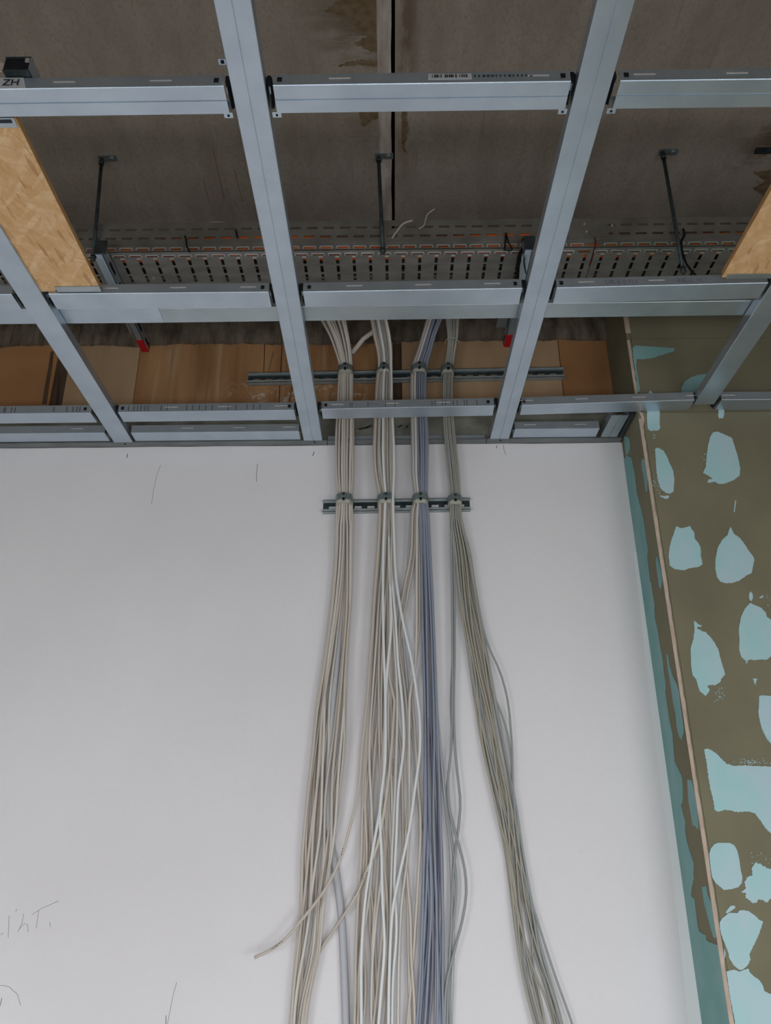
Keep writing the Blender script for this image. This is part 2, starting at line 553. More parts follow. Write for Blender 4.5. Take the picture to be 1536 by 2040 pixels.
# pencil marks on the white lining
Z7 = 2.743
marks = [([(320, 927), (313, 945), (306, 975), (302, 1004)], 0.6, 'pencil'), ([(513, 924), (511, 945), (511, 960)], 0.8, 'pencil_d'),
         ([(254, 904), (253, 912)], 1.3, 'pencil_d'), ([(626, 900), (623, 908)], 1.3, 'pencil_d'), ([(1003, 886), (1004, 896), (1008, 906)], 0.8, 'pencil'),
         ([(989, 887), (989.5, 893)], 1.2, 'pencil_d')]
for s_ in ([(50, 340), (45, 460)], [(85, 320), (92, 305)], [(130, 330), (120, 380), (98, 430)], [(105, 415), (130, 385), (150, 388), (155, 430)],
           [(175, 335), (230, 300), (320, 260)], [(212, 310), (205, 360), (197, 410)], [(272, 375), (275, 405)], [(-10, 452), (20, 435)],
           [(-20, 722), (20, 722), (50, 730), (95, 770), (112, 830)], [(965, 705), (945, 780), (935, 830), (915, 933)]):
    marks.append(([(u / Z7, 1700 + v / Z7) for u, v in s_], 0.55, 'pencil'))
for s_ in ([(10, 790), (0, 835)], [(908, 885), (905, 960)]):
    marks.append(([(u / Z7, 1700 + v / Z7) for u, v in s_], 0.8, 'pencil_d'))
for pts, wd, mm in marks:
    P = [onY(x, y, WALL - 0.0002) for x, y in pts]
    MB().tube(P, wd / 1300, 4).build('pencil_mark', M[mm], back)

# right-hand green wall: return face, front boards, cut edge and putty patches
gw = tag(MB().box((RET_X + 0.05, GREEN_Y + 0.03, 0), (2.7, BROWN + 0.03, CAM_Z + 1.72)).build('wall_right', M['conc_dark']), kind='structure')
tag(MB().box((2.6, -1.2, 0), (2.7, 2.7, SLAB)).build('wall_outer_right', M['plaster']), kind='structure')
zt = CAM_Z + 1.735
MB().box((RET_X, GREEN_Y, 0), (RET_X + 0.0125, BROWN + 0.001, H - 0.003)).build('return_board', M['green'], gw)
MB().box((RET_X, GREEN_Y + 0.001, H - 0.001), (RET_X + 0.0125, BROWN + 0.001, zt)).build('return_board', M['green'], gw)
MB().box((RET_X + 0.0132, GREEN_Y - 0.001, 0), (2.6, GREEN_Y + 0.0125, H - 0.003)).build('green_board', M['green'], gw)
z67 = onY(1350, 674, GREEN_Y)[2]
MB().box((RET_X + 0.0132, GREEN_Y - 0.0005, H - 0.001), (2.6, GREEN_Y + 0.012, z67 - 0.0012)).build('green_board', M['green'], gw)
MB().box((RET_X + 0.0132, GREEN_Y - 0.0005, z67), (2.6, GREEN_Y + 0.012, zt)).build('green_board', M['green'], gw)


def strip_edge(z0, z1, wd, step=0.02):
    m = MB()
    Lp, Rp = [], []
    z = z0
    while z < z1:
        Lp.append((RET_X - 0.0006, GREEN_Y - 0.0016, z))
        Rp.append((RET_X + wd + random.uniform(-0.0012, 0.0012), GREEN_Y - 0.0016, z))
        z += step
    m.prism(Lp + Rp[::-1], (0, 0.002, 0))
    return m


strip_edge(0, H - 0.004, 0.0085).build('cut_board_edge', M['edge'], gw)
strip_edge(H, CAM_Z + 1.53, 0.008).build('cut_board_edge', M['edge'], gw)
strip_edge(CAM_Z + 1.54, CAM_Z + 1.70, 0.0145).build('cut_board_edge', M['edge'], gw)


def R3(pts):
    return [(1180 + u / 3.4, 600 + v / 3.4) for u, v in pts]


def R4(pts):
    return [(1180 + u / 4.315, 1150 + v / 4.315) for u, v in pts]


def R5(pts):
    return [(1180 + u / 4.315, 1590 + v / 4.315) for u, v in pts]


front = [
    (R3([(272, 318), (290, 300), (555, 318), (553, 340), (480, 362), (405, 385), (350, 392), (300, 392), (296, 440), (305, 480), (312, 540), (322, 580), (322, 610), (306, 618), (298, 540), (286, 440), (277, 380)]), 0.8, 'teal_deep'),
    (R3([(603, 640), (605, 585), (625, 545), (670, 515), (730, 497), (800, 487), (840, 500), (800, 600), (760, 650)]), 0.3, 'teal_deep'),
    (R3([(372, 660), (380, 625), (390, 605), (410, 620), (455, 700), (458, 780), (455, 830), (460, 858), (448, 875), (395, 878), (375, 862), (370, 790), (372, 700)]), 0.4, 'teal'),
    (R3([(858, 700), (892, 700), (893, 770), (885, 792), (860, 795), (853, 775)]), 0.5, 'teal'),
    (R3([(425, 1000), (440, 992), (480, 1010), (505, 1050), (525, 1100), (548, 1150), (556, 1210), (550, 1290), (530, 1303), (500, 1300), (465, 1270), (445, 1220), (435, 1150), (430, 1080)]), 0.4, 'teal'),
    (R3([(800, 915), (820, 888), (850, 883), (900, 905), (945, 925), (965, 985), (985, 1050), (1002, 1130), (998, 1180), (960, 1210), (900, 1235), (860, 1238), (830, 1222), (790, 1230), (780, 1225), (790, 1205), (815, 1205), (800, 1190), (785, 1180), (750, 1162), (770, 1120), (775, 1040), (785, 970)]), 0.3, 'teal'),
    (R3([(568, 1525), (600, 1537), (640, 1530), (662, 1523), (672, 1545), (690, 1565), (692, 1605), (720, 1640), (733, 1665), (735, 1730), (748, 1780), (720, 1800), (660, 1808), (620, 1823), (560, 1815), (525, 1790), (518, 1730), (522, 1670), (535, 1620), (555, 1565)]), 0.5, 'teal'),
    (R3([(935, 1527), (945, 1545), (960, 1575), (1000, 1605), (1030, 1645), (1060, 1690), (1090, 1730), (1097, 1750), (1088, 1800), (1080, 1840), (1040, 1860), (1000, 1890), (960, 1905), (910, 1910), (870, 1900), (845, 1870), (833, 1810), (835, 1740), (850, 1670), (880, 1615), (915, 1585), (928, 1545)]), 0.5, 'teal'),
    (R3([(968, 1345), (975, 1352), (965, 1425), (957, 1430), (962, 1390)]), 0.2, 'teal'),
    (R3([(1075, 1965), (1085, 1990), (1085, 2020), (1070, 2028), (1060, 2000), (1065, 1975)]), 0.2, 'teal'),
    (R3([(1130, 2008), (1155, 1990), (1158, 2005), (1140, 2012)]), 0.2, 'teal'),
    (R4([(875, 372), (890, 385), (920, 410), (940, 412), (935, 425), (905, 425), (900, 440), (940, 462), (975, 470), (1010, 510), (1050, 560), (1085, 630), (1100, 690), (1120, 760), (1143, 835), (1110, 870), (1100, 900), (1060, 928), (1010, 925), (985, 935), (1010, 970), (990, 1000), (975, 1020), (950, 1000), (920, 975), (905, 920), (895, 880), (862, 840), (850, 760), (845, 650), (845, 610), (870, 530), (878, 450)]), 0.6, 'teal'),
    (R4([(1350, 225), (1360, 220), (1400, 240), (1450, 262), (1490, 300), (1500, 340), (1560, 380), (1620, 450), (1620, 660), (1536, 680), (1500, 710), (1440, 705), (1400, 712), (1360, 708), (1335, 715), (1330, 750), (1320, 720), (1280, 685), (1262, 625), (1265, 560), (1260, 450), (1275, 350), (1310, 270)]), 0.6, 'teal'),
    (R4([(1360, 125), (1378, 140), (1380, 180), (1370, 205), (1350, 190), (1350, 150)]), 0.3, 'teal'),
    (R4([(1380, 870), (1420, 872), (1410, 890), (1400, 930), (1390, 900)]), 0.3, 'teal'),
    (R4([(1435, 1020), (1470, 1015), (1600, 1025), (1640, 1500), (1560, 1460), (1500, 1390), (1460, 1310), (1440, 1240), (1428, 1160)]), 0.4, 'teal'),
    ([(1402.5, 1494), (1409.4, 1490.7), (1418.7, 1495), (1428, 1502), (1437, 1511.5), (1446.5, 1521), (1458, 1525), (1481, 1525), (1536, 1527), (1575, 1530), (1575, 1700), (1550, 1675), (1536, 1660.7), (1525, 1650), (1516, 1636), (1507, 1625), (1504.4, 1620), (1488, 1616.6), (1470, 1618), (1458, 1615), (1444, 1613), (1437, 1616), (1428, 1617), (1423, 1613), (1421, 1594.6), (1414, 1567), (1406, 1511)], 0.9, 'teal'),
    (R5([(1050, 395), (1080, 383), (1180, 385), (1220, 405), (1245, 450), (1262, 520), (1275, 620), (1290, 680), (1285, 730), (1255, 765), (1200, 782), (1130, 790), (1110, 770), (1060, 730), (1030, 680), (1020, 620), (1010, 540), (1005, 480), (1020, 430)]), 0.2, 'teal'),
    (R5([(1405, 550), (1450, 570), (1500, 600), (1600, 620), (1640, 800), (1600, 880), (1536, 860), (1500, 900), (1440, 870), (1400, 900), (1380, 905), (1350, 880), (1315, 855), (1320, 815), (1275, 805), (1320, 770), (1305, 720), (1330, 680), (1380, 660), (1370, 620), (1385, 580)]), 1.6, 'teal'),
    (R5([(1190, 925), (1225, 925), (1228, 945), (1200, 965), (1160, 990), (1145, 985), (1160, 960)]), 0.4, 'teal'),
    (R5([(1155, 1000), (1180, 985), (1250, 988), (1265, 965), (1290, 962), (1340, 970), (1400, 1010), (1440, 1050), (1467, 1062), (1440, 1150), (1400, 1240), (1350, 1340), (1360, 1390), (1330, 1440), (1290, 1475), (1265, 1478), (1210, 1430), (1180, 1380), (1165, 1320), (1135, 1240), (1110, 1180), (1098, 1120), (1096, 1065), (1120, 1030)]), 0.6, 'teal'),
    (R5([(1152, 1490), (1220, 1472), (1260, 1490), (1340, 1465), (1355, 1500), (1400, 1540), (1440, 1570), (1470, 1620), (1475, 1655), (1520, 1680), (1600, 1700), (1640, 2400), (1285, 2400), (1222, 1900), (1185, 1720)]), 0.6, 'teal'),
    (R5([(1132, 1290), (1145, 1330), (1140, 1370), (1134, 1380)]), 0.2, 'teal'),
    (R3([(455, 1318), (520, 1318), (515, 1335), (490, 1338)]), 0.8, 'teal'),
    (R3([(318, 750), (340, 755), (352, 800), (346, 860), (338, 830), (330, 790)]), 0.8, 'edge'),
]
for ip, (P, amp, mm) in enumerate(front):
    Q = ragged(P, amp, 2.2)
    W_ = [onY(x, y, GREEN_Y - 0.0022) for x, y in Q]
    MB().prism([(p[0], GREEN_Y - 0.0022 - ip * 0.00003, p[2]) for p in W_], (0, 0.0014, 0)).build('putty_patch', M[mm], gw)
# further patches to the right of the photograph's frame
rp = random.Random(4)
for i, (x_, z_) in enumerate(((1.33, 0.9), (1.62, 1.0), (1.95, 0.85), (1.35, 1.45), (1.66, 1.6), (2.0, 1.4), (1.38, 2.0), (1.7, 2.15), (2.05, 1.95), (1.4, 2.5), (1.72, 2.62), (2.05, 2.45))):
    Q = []
    for k in range(12):
        a = k * math.pi / 6
        Q.append((x_ + 0.05 * math.cos(a) * rp.uniform(0.8, 1.2), GREEN_Y - 0.0022, z_ + 0.075 * math.sin(a) * rp.uniform(0.8, 1.25)))
    MB().prism(Q, (0, 0.0014, 0)).build('putty_patch', M['teal'], gw)
# crumbs of putty beside the larger patches
cr = MB()
for (cx, cy, sx, sy, k) in ((1432, 1385, 10, 14, 30), (1500, 1518, 45, 7, 80), (1512, 1735, 30, 40, 50), (1306, 970, 8, 20, 22), (1528, 1195, 10, 12, 10), (1405, 905, 8, 14, 8), (1303, 870, 4, 12, 8)):
    for _ in range(k):
        x, y = random.gauss(cx, sx * 0.5), random.gauss(cy, sy * 0.5)
        r_ = random.uniform(0.4, 1.3)
        P = [(x + r_ * math.cos(a) * random.uniform(0.6, 1.2), y + r_ * math.sin(a) * random.uniform(0.6, 1.3)) for a in (0, 1.3, 2.5, 3.8, 5)]
        cr.prism([(p[0], GREEN_Y - 0.002, p[2]) for p in (onY(u, v, GREEN_Y) for u, v in P)], (0, 0.0014, 0))
tag(cr.build('putty_crumbs', M['teal'], gw), kind='stuff')
# putty on the narrow return face (plane x = RET_X)
strip_r = R3([(232, 1045), (262, 1060), (275, 1120), (285, 1170), (300, 1300), (320, 1370), (345, 1480), (360, 1590), (375, 1680), (370, 1730), (390, 1900)]) \
    + R4([(497, 0), (510, 100), (530, 220), (535, 350), (555, 430), (575, 560), (600, 700), (610, 800), (628, 920), (625, 990), (640, 1080), (660, 1230), (685, 1340), (695, 1480), (705, 1580), (735, 1640), (765, 1710), (775, 1800)]) \
    + R5([(775, 30), (760, 60), (775, 120), (795, 200), (795, 290), (810, 370), (830, 440), (870, 560), (865, 650), (870, 690), (850, 780), (848, 840), (875, 870), (885, 960), (895, 1040), (900, 1085), (915, 1140), (945, 1165), (970, 1160), (975, 1215), (1000, 1235), (1060, 1230), (1085, 1280), (1110, 1400), (1150, 1600), (1180, 1900), (1220, 2400)])
PX = RET_X - 0.0015


def retp(x, y):
    p = onX(x, y, PX)
    return (PX, float(np.clip(p[1], GREEN_Y + 0.0005, WALL)), p[2])


SR = [retp(x, y) for x, y in ragged(strip_r, 0.0, 4)[:-1] if True]
SR = [p for p in SR if p[2] < H]
SRs = [SR[0]]
for p in SR[1:]:
    if p[2] < SRs[-1][2] - 0.0004:
        SRs.append(p)
poly = SRs + [(PX, WALL, SRs[-1][2]), (PX, WALL, SRs[0][2])]
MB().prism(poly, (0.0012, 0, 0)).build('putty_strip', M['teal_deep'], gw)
rets = [R3([(213, 915), (240, 920), (252, 950), (252, 1000), (240, 1040), (226, 1045)]),
        R3([(345, 1062), (356, 1075), (364, 1130), (372, 1200), (370, 1290), (362, 1290), (350, 1200), (335, 1130), (332, 1085)]),
        R3([(432, 1725), (441, 1735), (454, 1790), (468, 1850), (470, 1900), (462, 1950), (450, 1930), (440, 1850), (430, 1780)]),
        R4([(635, 655), (648, 665), (660, 750), (690, 850), (720, 910), (742, 980), (752, 1080), (765, 1180), (782, 1290), (783, 1330), (765, 1395), (745, 1370), (725, 1290), (715, 1180), (690, 1060), (675, 940), (650, 800), (640, 700)]),
        [(1369, 1553), (1377, 1554), (1385, 1579), (1390, 1604), (1391, 1618), (1391, 1652), (1389.7, 1652), (1384, 1644.5), (1379.8, 1644.5), (1377, 1627), (1371, 1594)],
        R5([(940, 765), (975, 755), (990, 830), (1012, 880), (1032, 930), (1044, 990), (1060, 1080), (1072, 1180), (1060, 1205), (1040, 1195), (1020, 1130), (990, 1020), (960, 900)])]
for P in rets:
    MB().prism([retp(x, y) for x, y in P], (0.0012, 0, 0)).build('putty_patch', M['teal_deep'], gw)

# ================================================================== CEILING GRID
T = 0.001


def cd(w2=0.030, h=0.027, g=True):
    lip = 0.005
    c = 0.0011
    out = [(-w2 + lip, h), (-w2, h), (-w2, c), (-w2 + c, 0)] + ([(-0.0016, 0), (-0.0012, 0.0018), (0.0012, 0.0018), (0.0016, 0)] if g else []) + [(w2 - c, 0), (w2, c), (w2, h), (w2 - lip, h)]
    inn = [(w2 - lip, h - T), (w2 - T, h - T), (w2 - T, T)] + ([(0.003, T), (0.0018, 0.003), (-0.0018, 0.003), (-0.003, T)] if g else []) + [(-w2 + T, T), (-w2 + T, h - T), (-w2 + lip, h - T)]
    return out + inn


SLOT = MB().box((-0.019, -0.0008, -0.0011), (0.019, 0.0006, 0.0011))
_slot_me = SLOT.build('embossed_slot', M['dash'])
slot_mesh = _slot_me.data
bpy.data.objects.remove(_slot_me)
HOLE = MB().box((-0.0042, -0.0007, -0.005), (0.0042, 0.0006, 0.005))
_h = HOLE.build('punched_hole', M['dark'])
hole_mesh = _h.data
bpy.data.objects.remove(_h)


SIDE = {}


def cross_bar(x0, x1, ya, yb, label, slots=(), holes=(), g=False, w2=0.029, z=None, group='short cross profiles of the ceiling grid', name='cross_profile', mt='zinc'):
    """profile parallel to the back wall; ya / yb = y of its centre at both ends"""
    z = H if z is None else z
    p0, p1 = (x0, ya, z), (x1, yb, z)
    o = MB().bar(p0, p1, cd(w2, g=g)).build(name, M[mt])
    tag(o, label, 'profile', group)
    sl = (yb - ya) / (x1 - x0)
    SIDE[label] = lambda x: ya + sl * (x - x0) - w2
    for x in slots:
        if x0 < x < x1:
            s = link('embossed_slot', slot_mesh, o, (x, ya + sl * (x - x0) - w2 - 0.0004, z + 0.016))
            s.rotation_euler[2] = math.atan(sl)
    for x in holes:
        s = link('punched_hole', hole_mesh, o, (x, ya + sl * (x - x0) - w2 - 0.0004, z + 0.014))
        s.rotation_euler[2] = math.atan(sl)
    return o


def sx_of(pxs, py, y):
    return [onY(p, py, y)[0] for p in pxs]


# main runners (perpendicular to the back wall)
PX1, PX2 = -0.853, -0.244


def main_bar(xa, xb, ya, yb, label, g=True, w2=0.030):
    o = MB().bar((xa, ya, H), (xb, yb, H), cd(w2, g=g)).build('main_profile', M['zinc'])
    return tag(o, label, 'profile', 'long main profiles of the ceiling grid')


main_bar(-0.857, -0.8525, -0.2, WALL - 0.008, 'long zinc main profile at far left, crossing below the left wood strip', g=False)
m2 = main_bar(-0.240, -0.2455, -0.2, WALL - 0.008, 'long zinc main profile just left of the four cable bundles')
m3 = main_bar(0.374, 0.3495, -0.2, WALL - 0.008, 'long zinc main profile just right of the four cable bundles')
main_bar(0.9325, 0.9305, -0.2, 2.085, 'zinc main profile at far right, ending at the green wall', g=False)


def p3x(y):
    return 0.374 + (0.3495 - 0.374) * (y + 0.2) / 2.506


E = 0.041   # gap from runner centre to the cross-bar ends
hz = 0.028
# cross row nearest the camera
s1 = sx_of([128, 320], 158, 0.998)
cross_bar(-1.35, PX2 - E, 1.030, 1.028, 'wide zinc cross profile at top left, with a white sticker', s1, [onY(431, 157, 0.998)[0]], True)
cross_bar(PX2 + E + 0.004, p3x(1.03) - E, 1.028, 1.027, 'wide zinc cross profile at top centre, with a printed paper strip', sx_of([677, 1073], 155, 0.998), sx_of([557, 1122], 154, 0.998), True)
cross_bar(p3x(1.03) + E + 0.004, 1.5, 1.027, 1.027, 'wide zinc cross profile at top right corner', sx_of([1284, 1469], 148, 0.998), sx_of([1247], 146, 0.998), True)
# row under the cable tray
c2y = 1.581
cross_bar(-1.5, -0.854 - E, c2y, c2y, 'short zinc cross profile left of the far left main profile, middle row')
cross_bar(-0.854 + E + 0.005, PX2 - E, c2y, c2y + 0.001, 'zinc cross profile under the cable tray, holding the left wood strip', sx_of([220, 355, 494], 573, 1.552), sx_of([523], 572, 1.552))
cross_bar(PX2 + E, p3x(1.58) - E, c2y + 0.002, c2y - 0.003, 'zinc cross profile under the middle of the cable tray', sx_of([706, 843, 981], 570, 1.552), sx_of([616, 1026], 566, 1.552))
cross_bar(p3x(1.58) + E, 0.932 - E, c2y - 0.003, 1.5675, 'zinc cross profile under the cable tray, running to the right wood strip', sx_of([1168, 1308], 560, 1.545), sx_of([1119], 562, 1.545))
cross_bar(0.932 + E, 1.5, 1.5665, 1.558, 'short zinc cross profile beyond the far right main profile, middle row')
# row in front of the brown wall
cross_bar(-1.6, -0.853 - E, 2.130, 2.129, 'zinc cross profile with ink ticks at far left, before brown wall', [], sx_of([170], 813, 2.1))
cross_bar(-0.853 + E, PX2 - E, 2.127, 2.124, 'zinc cross profile with ink ticks between the two left main profiles', sx_of([342, 448, 560], 812, 2.1), sx_of([245, 577], 812, 2.1))
cross_bar(PX2 + E, p3x(2.1) - E, 2.120, 2.110, 'zinc cross profile passing in front of the four cable bundles', sx_of([672, 781, 884], 808, 2.09), sx_of([649, 972], 806, 2.09))
cross_bar(p3x(2.1) + E, 0.932 - E + 0.004, 2.108, 2.088, 'zinc cross profile from the right main profile to green wall', sx_of([1050, 1160, 1273, 1378], 800, 2.07), sx_of([1045], 799, 2.07))
cross_bar(0.932 + E, 1.5, 2.088, 2.092, 'short zinc cross profile on the green wall at right edge', sx_of([1451], 787, 2.06))
# row against the back wall
cross_bar(-1.7, -0.853 - E, 2.252, 2.252, 'zinc cross profile against back wall, far left bay', sx_of([150], 868, 2.22), (), w2=0.027, z=H + 0.002)
cross_bar(-0.853 + E, PX2 - E, 2.254, 2.254, 'zinc cross profile against back wall, left of the cable bundles', sx_of([370, 474, 575], 868, 2.22), (), w2=0.027, z=H + 0.002)
cross_bar(p3x(2.25) + E, 0.655, 2.254, 2.254, 'zinc cross profile against back wall, right of the cable bundles', sx_of([1057, 1158], 855, 2.22), (), w2=0.027, z=H + 0.002)
# upper carrier profiles laid over the runners
zc = H + 0.029
o = MB().bar((-1.6, 1.674, zc), (-0.575, 1.676, zc), cd(0.030, g=False)).build('carrier_profile', M['zinc'])
tag(o, 'zinc carrier profile behind the middle row, left end piece', 'profile', 'carrier profiles above the main profiles')
o = MB().bar((-0.62, 1.679, zc + 0.0012), (1.5, 1.669, zc + 0.0012), cd(0.0288, h=0.025, g=False)).build('carrier_profile', M['zinc_dull'])
tag(o, 'long dull carrier profile behind the middle row, right piece', 'profile', 'carrier profiles above the main profiles')
# a second carrier row near the camera (only its ends show)
# edge channel along the wall
UD = [(0, 0), (0.028, 0), (0.028, 0.001), (0.001, 0.001), (0.001, 0.039), (0.014, 0.039), (0.014, 0.040), (0, 0.040)]
o = MB()
poly = [(-2.2, WALL - 0.0005 - (0.030 - 0.0), H - 0.0005)]
for a, b in ((-2.99, -0.2), (-0.2, 0.31), (0.31, 0.742)):
    sec = [(WALL - 0.030, 0), (WALL + 0.018, 0), (WALL + 0.018, 0.041), (WALL + 0.0165, 0.041), (WALL + 0.0165, 0.0012), (WALL - 0.029, 0.0012), (WALL - 0.029, 0.004), (WALL - 0.030, 0.004)]
    m = MB().prism([(a, y_, H - 0.0008 + z_) for y_, z_ in sec], (b - a - 0.002, 0, 0))
    e = m.build('edge_channel', M['zinc_edge'])
    lab = {-2.99: 'grey edge channel on top of white wall, left length', -0.2: 'grey edge channel behind the cable bundles at wall top', 0.31: 'grey edge channel on top of white wall, right length'}[a]
    tag(e, lab, 'channel', 'edge channels on top of the white wall')
    if a == -0.2:
        up_ = MB().box((-0.2, WALL - 0.004, H + 0.002), (0.306, WALL + 0.0, H + 0.030)).build('upright_web', M['zinc'], e)
        for px_, py_, dx_, dz_ in ((725, 853, 0.016, 0.004), (734, 850, 0.010, 0.005), (797, 849, 0.006, 0.004), (811, 850, 0.003, 0.004)):
            q = onY(px_, py_, WALL - 0.006)
            MB().obox(q, (dx_, 0, dz_ * 1.1), (0, 0.001, 0), (-0.0006, 0, 0.0016)).build('bent_tab', M['dark'], e)
for x in (-0.853, -0.2455, 0.3495):
    s = MB().tube([(x + 0.004, WALL - 0.022, H - 0.0035), (x + 0.004, WALL - 0.022, H + 0.006)], 0.0026, 8).build('screw', M['black'])
    tag(s, {-0.853: 'black screw under the end of the far left main profile', -0.2455: 'black screw under the main profile left of cable bundles', 0.3495: 'black screw under the main profile right of cable bundles'}[x], 'screw', 'screws along the edge channel')
# profile running along the return of the green wall
o = empty('return_profile')
tag(o, 'short zinc profile between cross row and wall, beside the green return', 'profile')
MB().bar((0.700, 2.145, H + 0.001), (0.697, WALL - 0.034, H + 0.001), cd(0.026, g=True)).build('channel', M['zinc_dull'], o)
MB().box((0.729, 2.145, H + 0.002), (0.743, WALL - 0.034, H + 0.030)).build('side_runner', M['zinc_dark'], o)

# connectors where cross profiles meet runners
yfar = {1.0: 1.058, 1.5: 1.611, 2.1: 2.146}


def connector(x, y, label, tabs=True, slant=0.0, ends=(1, 1)):
    e = empty('cross_connector')
    tag(e, label, 'bracket', 'sheet metal connectors of the ceiling grid')
    MB().box((x - 0.041, y - 0.022, H + 0.0285), (x + 0.041, y + 0.022, H + 0.0298)).build('saddle', M['zinc_dark'], e)
    for sgn in (-1, 1):
        if not ends[0 if sgn < 0 else 1]:
            continue
        xx = x + sgn * 0.0365
        leg = MB().box((xx - 0.0006, y - 0.024, H + 0.003), (xx + 0.0006, y + 0.024, H + 0.029))
        leg.build('leg', M['zinc_dark'], e)
        MB().obox((xx + sgn * 0.001, y - 0.012, H + 0.014), (0.0012, 0, 0), (0, 0.007, 0), (0, 0.002, 0.008)).build('tongue', M['zinc'], e)
        MB().box((xx - 0.003, y - 0.028, H + 0.012), (xx + 0.0035, y + 0.028, H + 0.026)).build('gap_shade', M['dark'], e)  # dark box paints the shade in the gap at the bar end
        if tabs:
            c = x + sgn * 0.044
            MB().box((c - 0.008, y + 0.0265, H + 0.001), (c + 0.008, y + 0.038, H + 0.0022)).build('tab', M['zinc'], e)
            MB().box((c - 0.002, y + 0.031, H + 0.0002), (c + 0.002, y + 0.035, H + 0.0012)).build('tab_hole', M['dark'], e)
    return e


connector(PX2, 1.028, 'grid connector at top left crossing, bright tongue showing')
connector(p3x(1.03), 1.028, 'grid connector at top right crossing, dark open gap')
connector(-0.854, 1.581, 'grid connector at the lower corner of left wood strip', False)
connector(PX2, 1.582, 'grid connector left of the bundles, under cable tray', False)
connector(p3x(1.58), 1.578, 'grid connector right of the bundles, under cable tray', False)
connector(0.9315, 1.567, 'grid connector on the far right main profile, under cable tray', False)
connector(-0.853, 2.128, 'grid connector on far left main profile, before brown wall', False)
connector(PX2 - 0.0015, 2.122, 'grid connector beside the leftmost cable bundle, before brown wall', False)
connector(p3x(2.1), 2.109, 'grid connector right of the olive bundle, before brown wall', False)
connector(0.9315, 2.09, 'grid connector at the end of the far right main profile', False)
# small bracket tab sticking out left of the first runner
e = MB().box(tuple(onZ(434, 118, H + 0.030)), tuple(onZ(462, 129, H + 0.030) + np.array([0, 0, 0.0015]))).build('hanger_tab', M['zinc'])
tag(e, 'small bright metal tab sticking out left of a main profile, top', 'bracket')
c_ = onZ(443, 124, H + 0.029)
MB().box(c_ - np.array([0.003, 0.003, 0]), c_ + np.array([0.003, 0.003, 0.0006])).build('tab_hole', M['dark'], e)


# ink ticks and lettering on the cross profile sides
def ticks(parent, y, pxs, py, z0=0.004, z1=0.022, wd=0.0008, mt='ink'):
    m = MB()
    for p in pxs:
        x = onY(p, py, y)[0]
        ys = SIDE[parent['label']](x)
        m.box((x - wd, ys - 0.0009, H + z0), (x + wd, ys + 0.0004, H + z1))
    o_ = m.build('ink_ticks', M[mt], parent)
    tag(o_, kind='stuff')
    return o_


bars = {o_['label']: o_ for o_ in COL.objects if o_.name.startswith('cross_profile')}
B = lambda key: next(v for k, v in bars.items() if key in k)
ticks(B('between the two left'), 2.0968, [256, 267, 274, 281, 289, 295, 321, 333, 372, 384, 397, 410, 423, 455, 470, 492, 505, 518], 812)
ticks(B('ink ticks at far left'), 2.1004, [9, 12, 24, 31, 108, 134, 146, 154, 160], 812)
ticks(B('front of the four'), 2.0868, [638, 642, 697, 701, 733, 768, 787, 861, 867, 882, 888, 903, 911, 925, 930, 950], 808)
for body, px, sz, bar_, y_, py_ in (('ST 75', 745, 0.013, 'front of the four', 2.09, 808), ('UK 6 0 FLEX', 1245, 0.017, 'running to the right wood', 1.54, 556),
                               ('HS C 18 0', 1385, 0.017, 'running to the right wood', 1.53, 553)):
    me = text_mesh(body, sz, 0.0001)
    me.materials.append(M['ink_pale'])
    x = onY(px, py_, y_)[0]
    t = link('printed_lettering', me, B(bar_), (x, SIDE[B(bar_)['label']](x) - 0.0006, H + 0.0125))
    t.rotation_euler = (math.radians(90), 0, 0)
# sticker on the top-left cross profile
top_left = B('with a white sticker')
a0, a1 = onY(-60, 160, 0.996), onY(47, 160, 0.996)
st = MB().prism([(a0[0], 0.9995, H + 0.001), (a1[0] + 0.005, 0.9995, H + 0.001), (a1[0] - 0.003, 0.9985, H + 0.0265), (a0[0], 0.9985, H + 0.0265)], (0, 0.001, 0)).build('sticker', M['sticker'], top_left)
me = text_mesh('IN ZH', 0.022)
me.materials.append(M['pencil_d'])
t = link('sticker_lettering', me, st, (onY(12, 163, 0.997)[0] - 0.006, 0.9975, H + 0.013))
t.rotation_euler = (math.radians(90), 0, 0)
# printed strip on the top centre cross profile
tc_ = B('printed paper strip')
a0, a1 = onY(853, 155, 0.997)[0], onY(940, 155, 0.997)[0]
st = MB().box((a0, 0.9975, H + 0.009), (a1, 0.9985, H + 0.022)).build('paper_strip', M['sticker'], tc_)
tk = MB()
random.seed(3)
for i in range(17):
    x = a0 + 0.007 + i * (a1 - a0 - 0.014) / 17
    if i in (5, 12):
        continue
    tk.box((x, 0.9968, H + 0.0125), (x + random.choice((0.0012, 0.0022, 0.003)), 0.998, H + 0.0195))
tag(tk.build('printed_bars', M['ink'], st), kind='stuff')
tk = MB()
for i in range(14):
    x = a1 + 0.004 + i * 0.0075
    tk.box((x, 0.9972, H + 0.013), (x + random.choice((0.003, 0.005)), 0.9985, H + 0.018))
tag(tk.build('faint_print', M['zinc_dark'], tc_), kind='stuff')
random.seed(11)

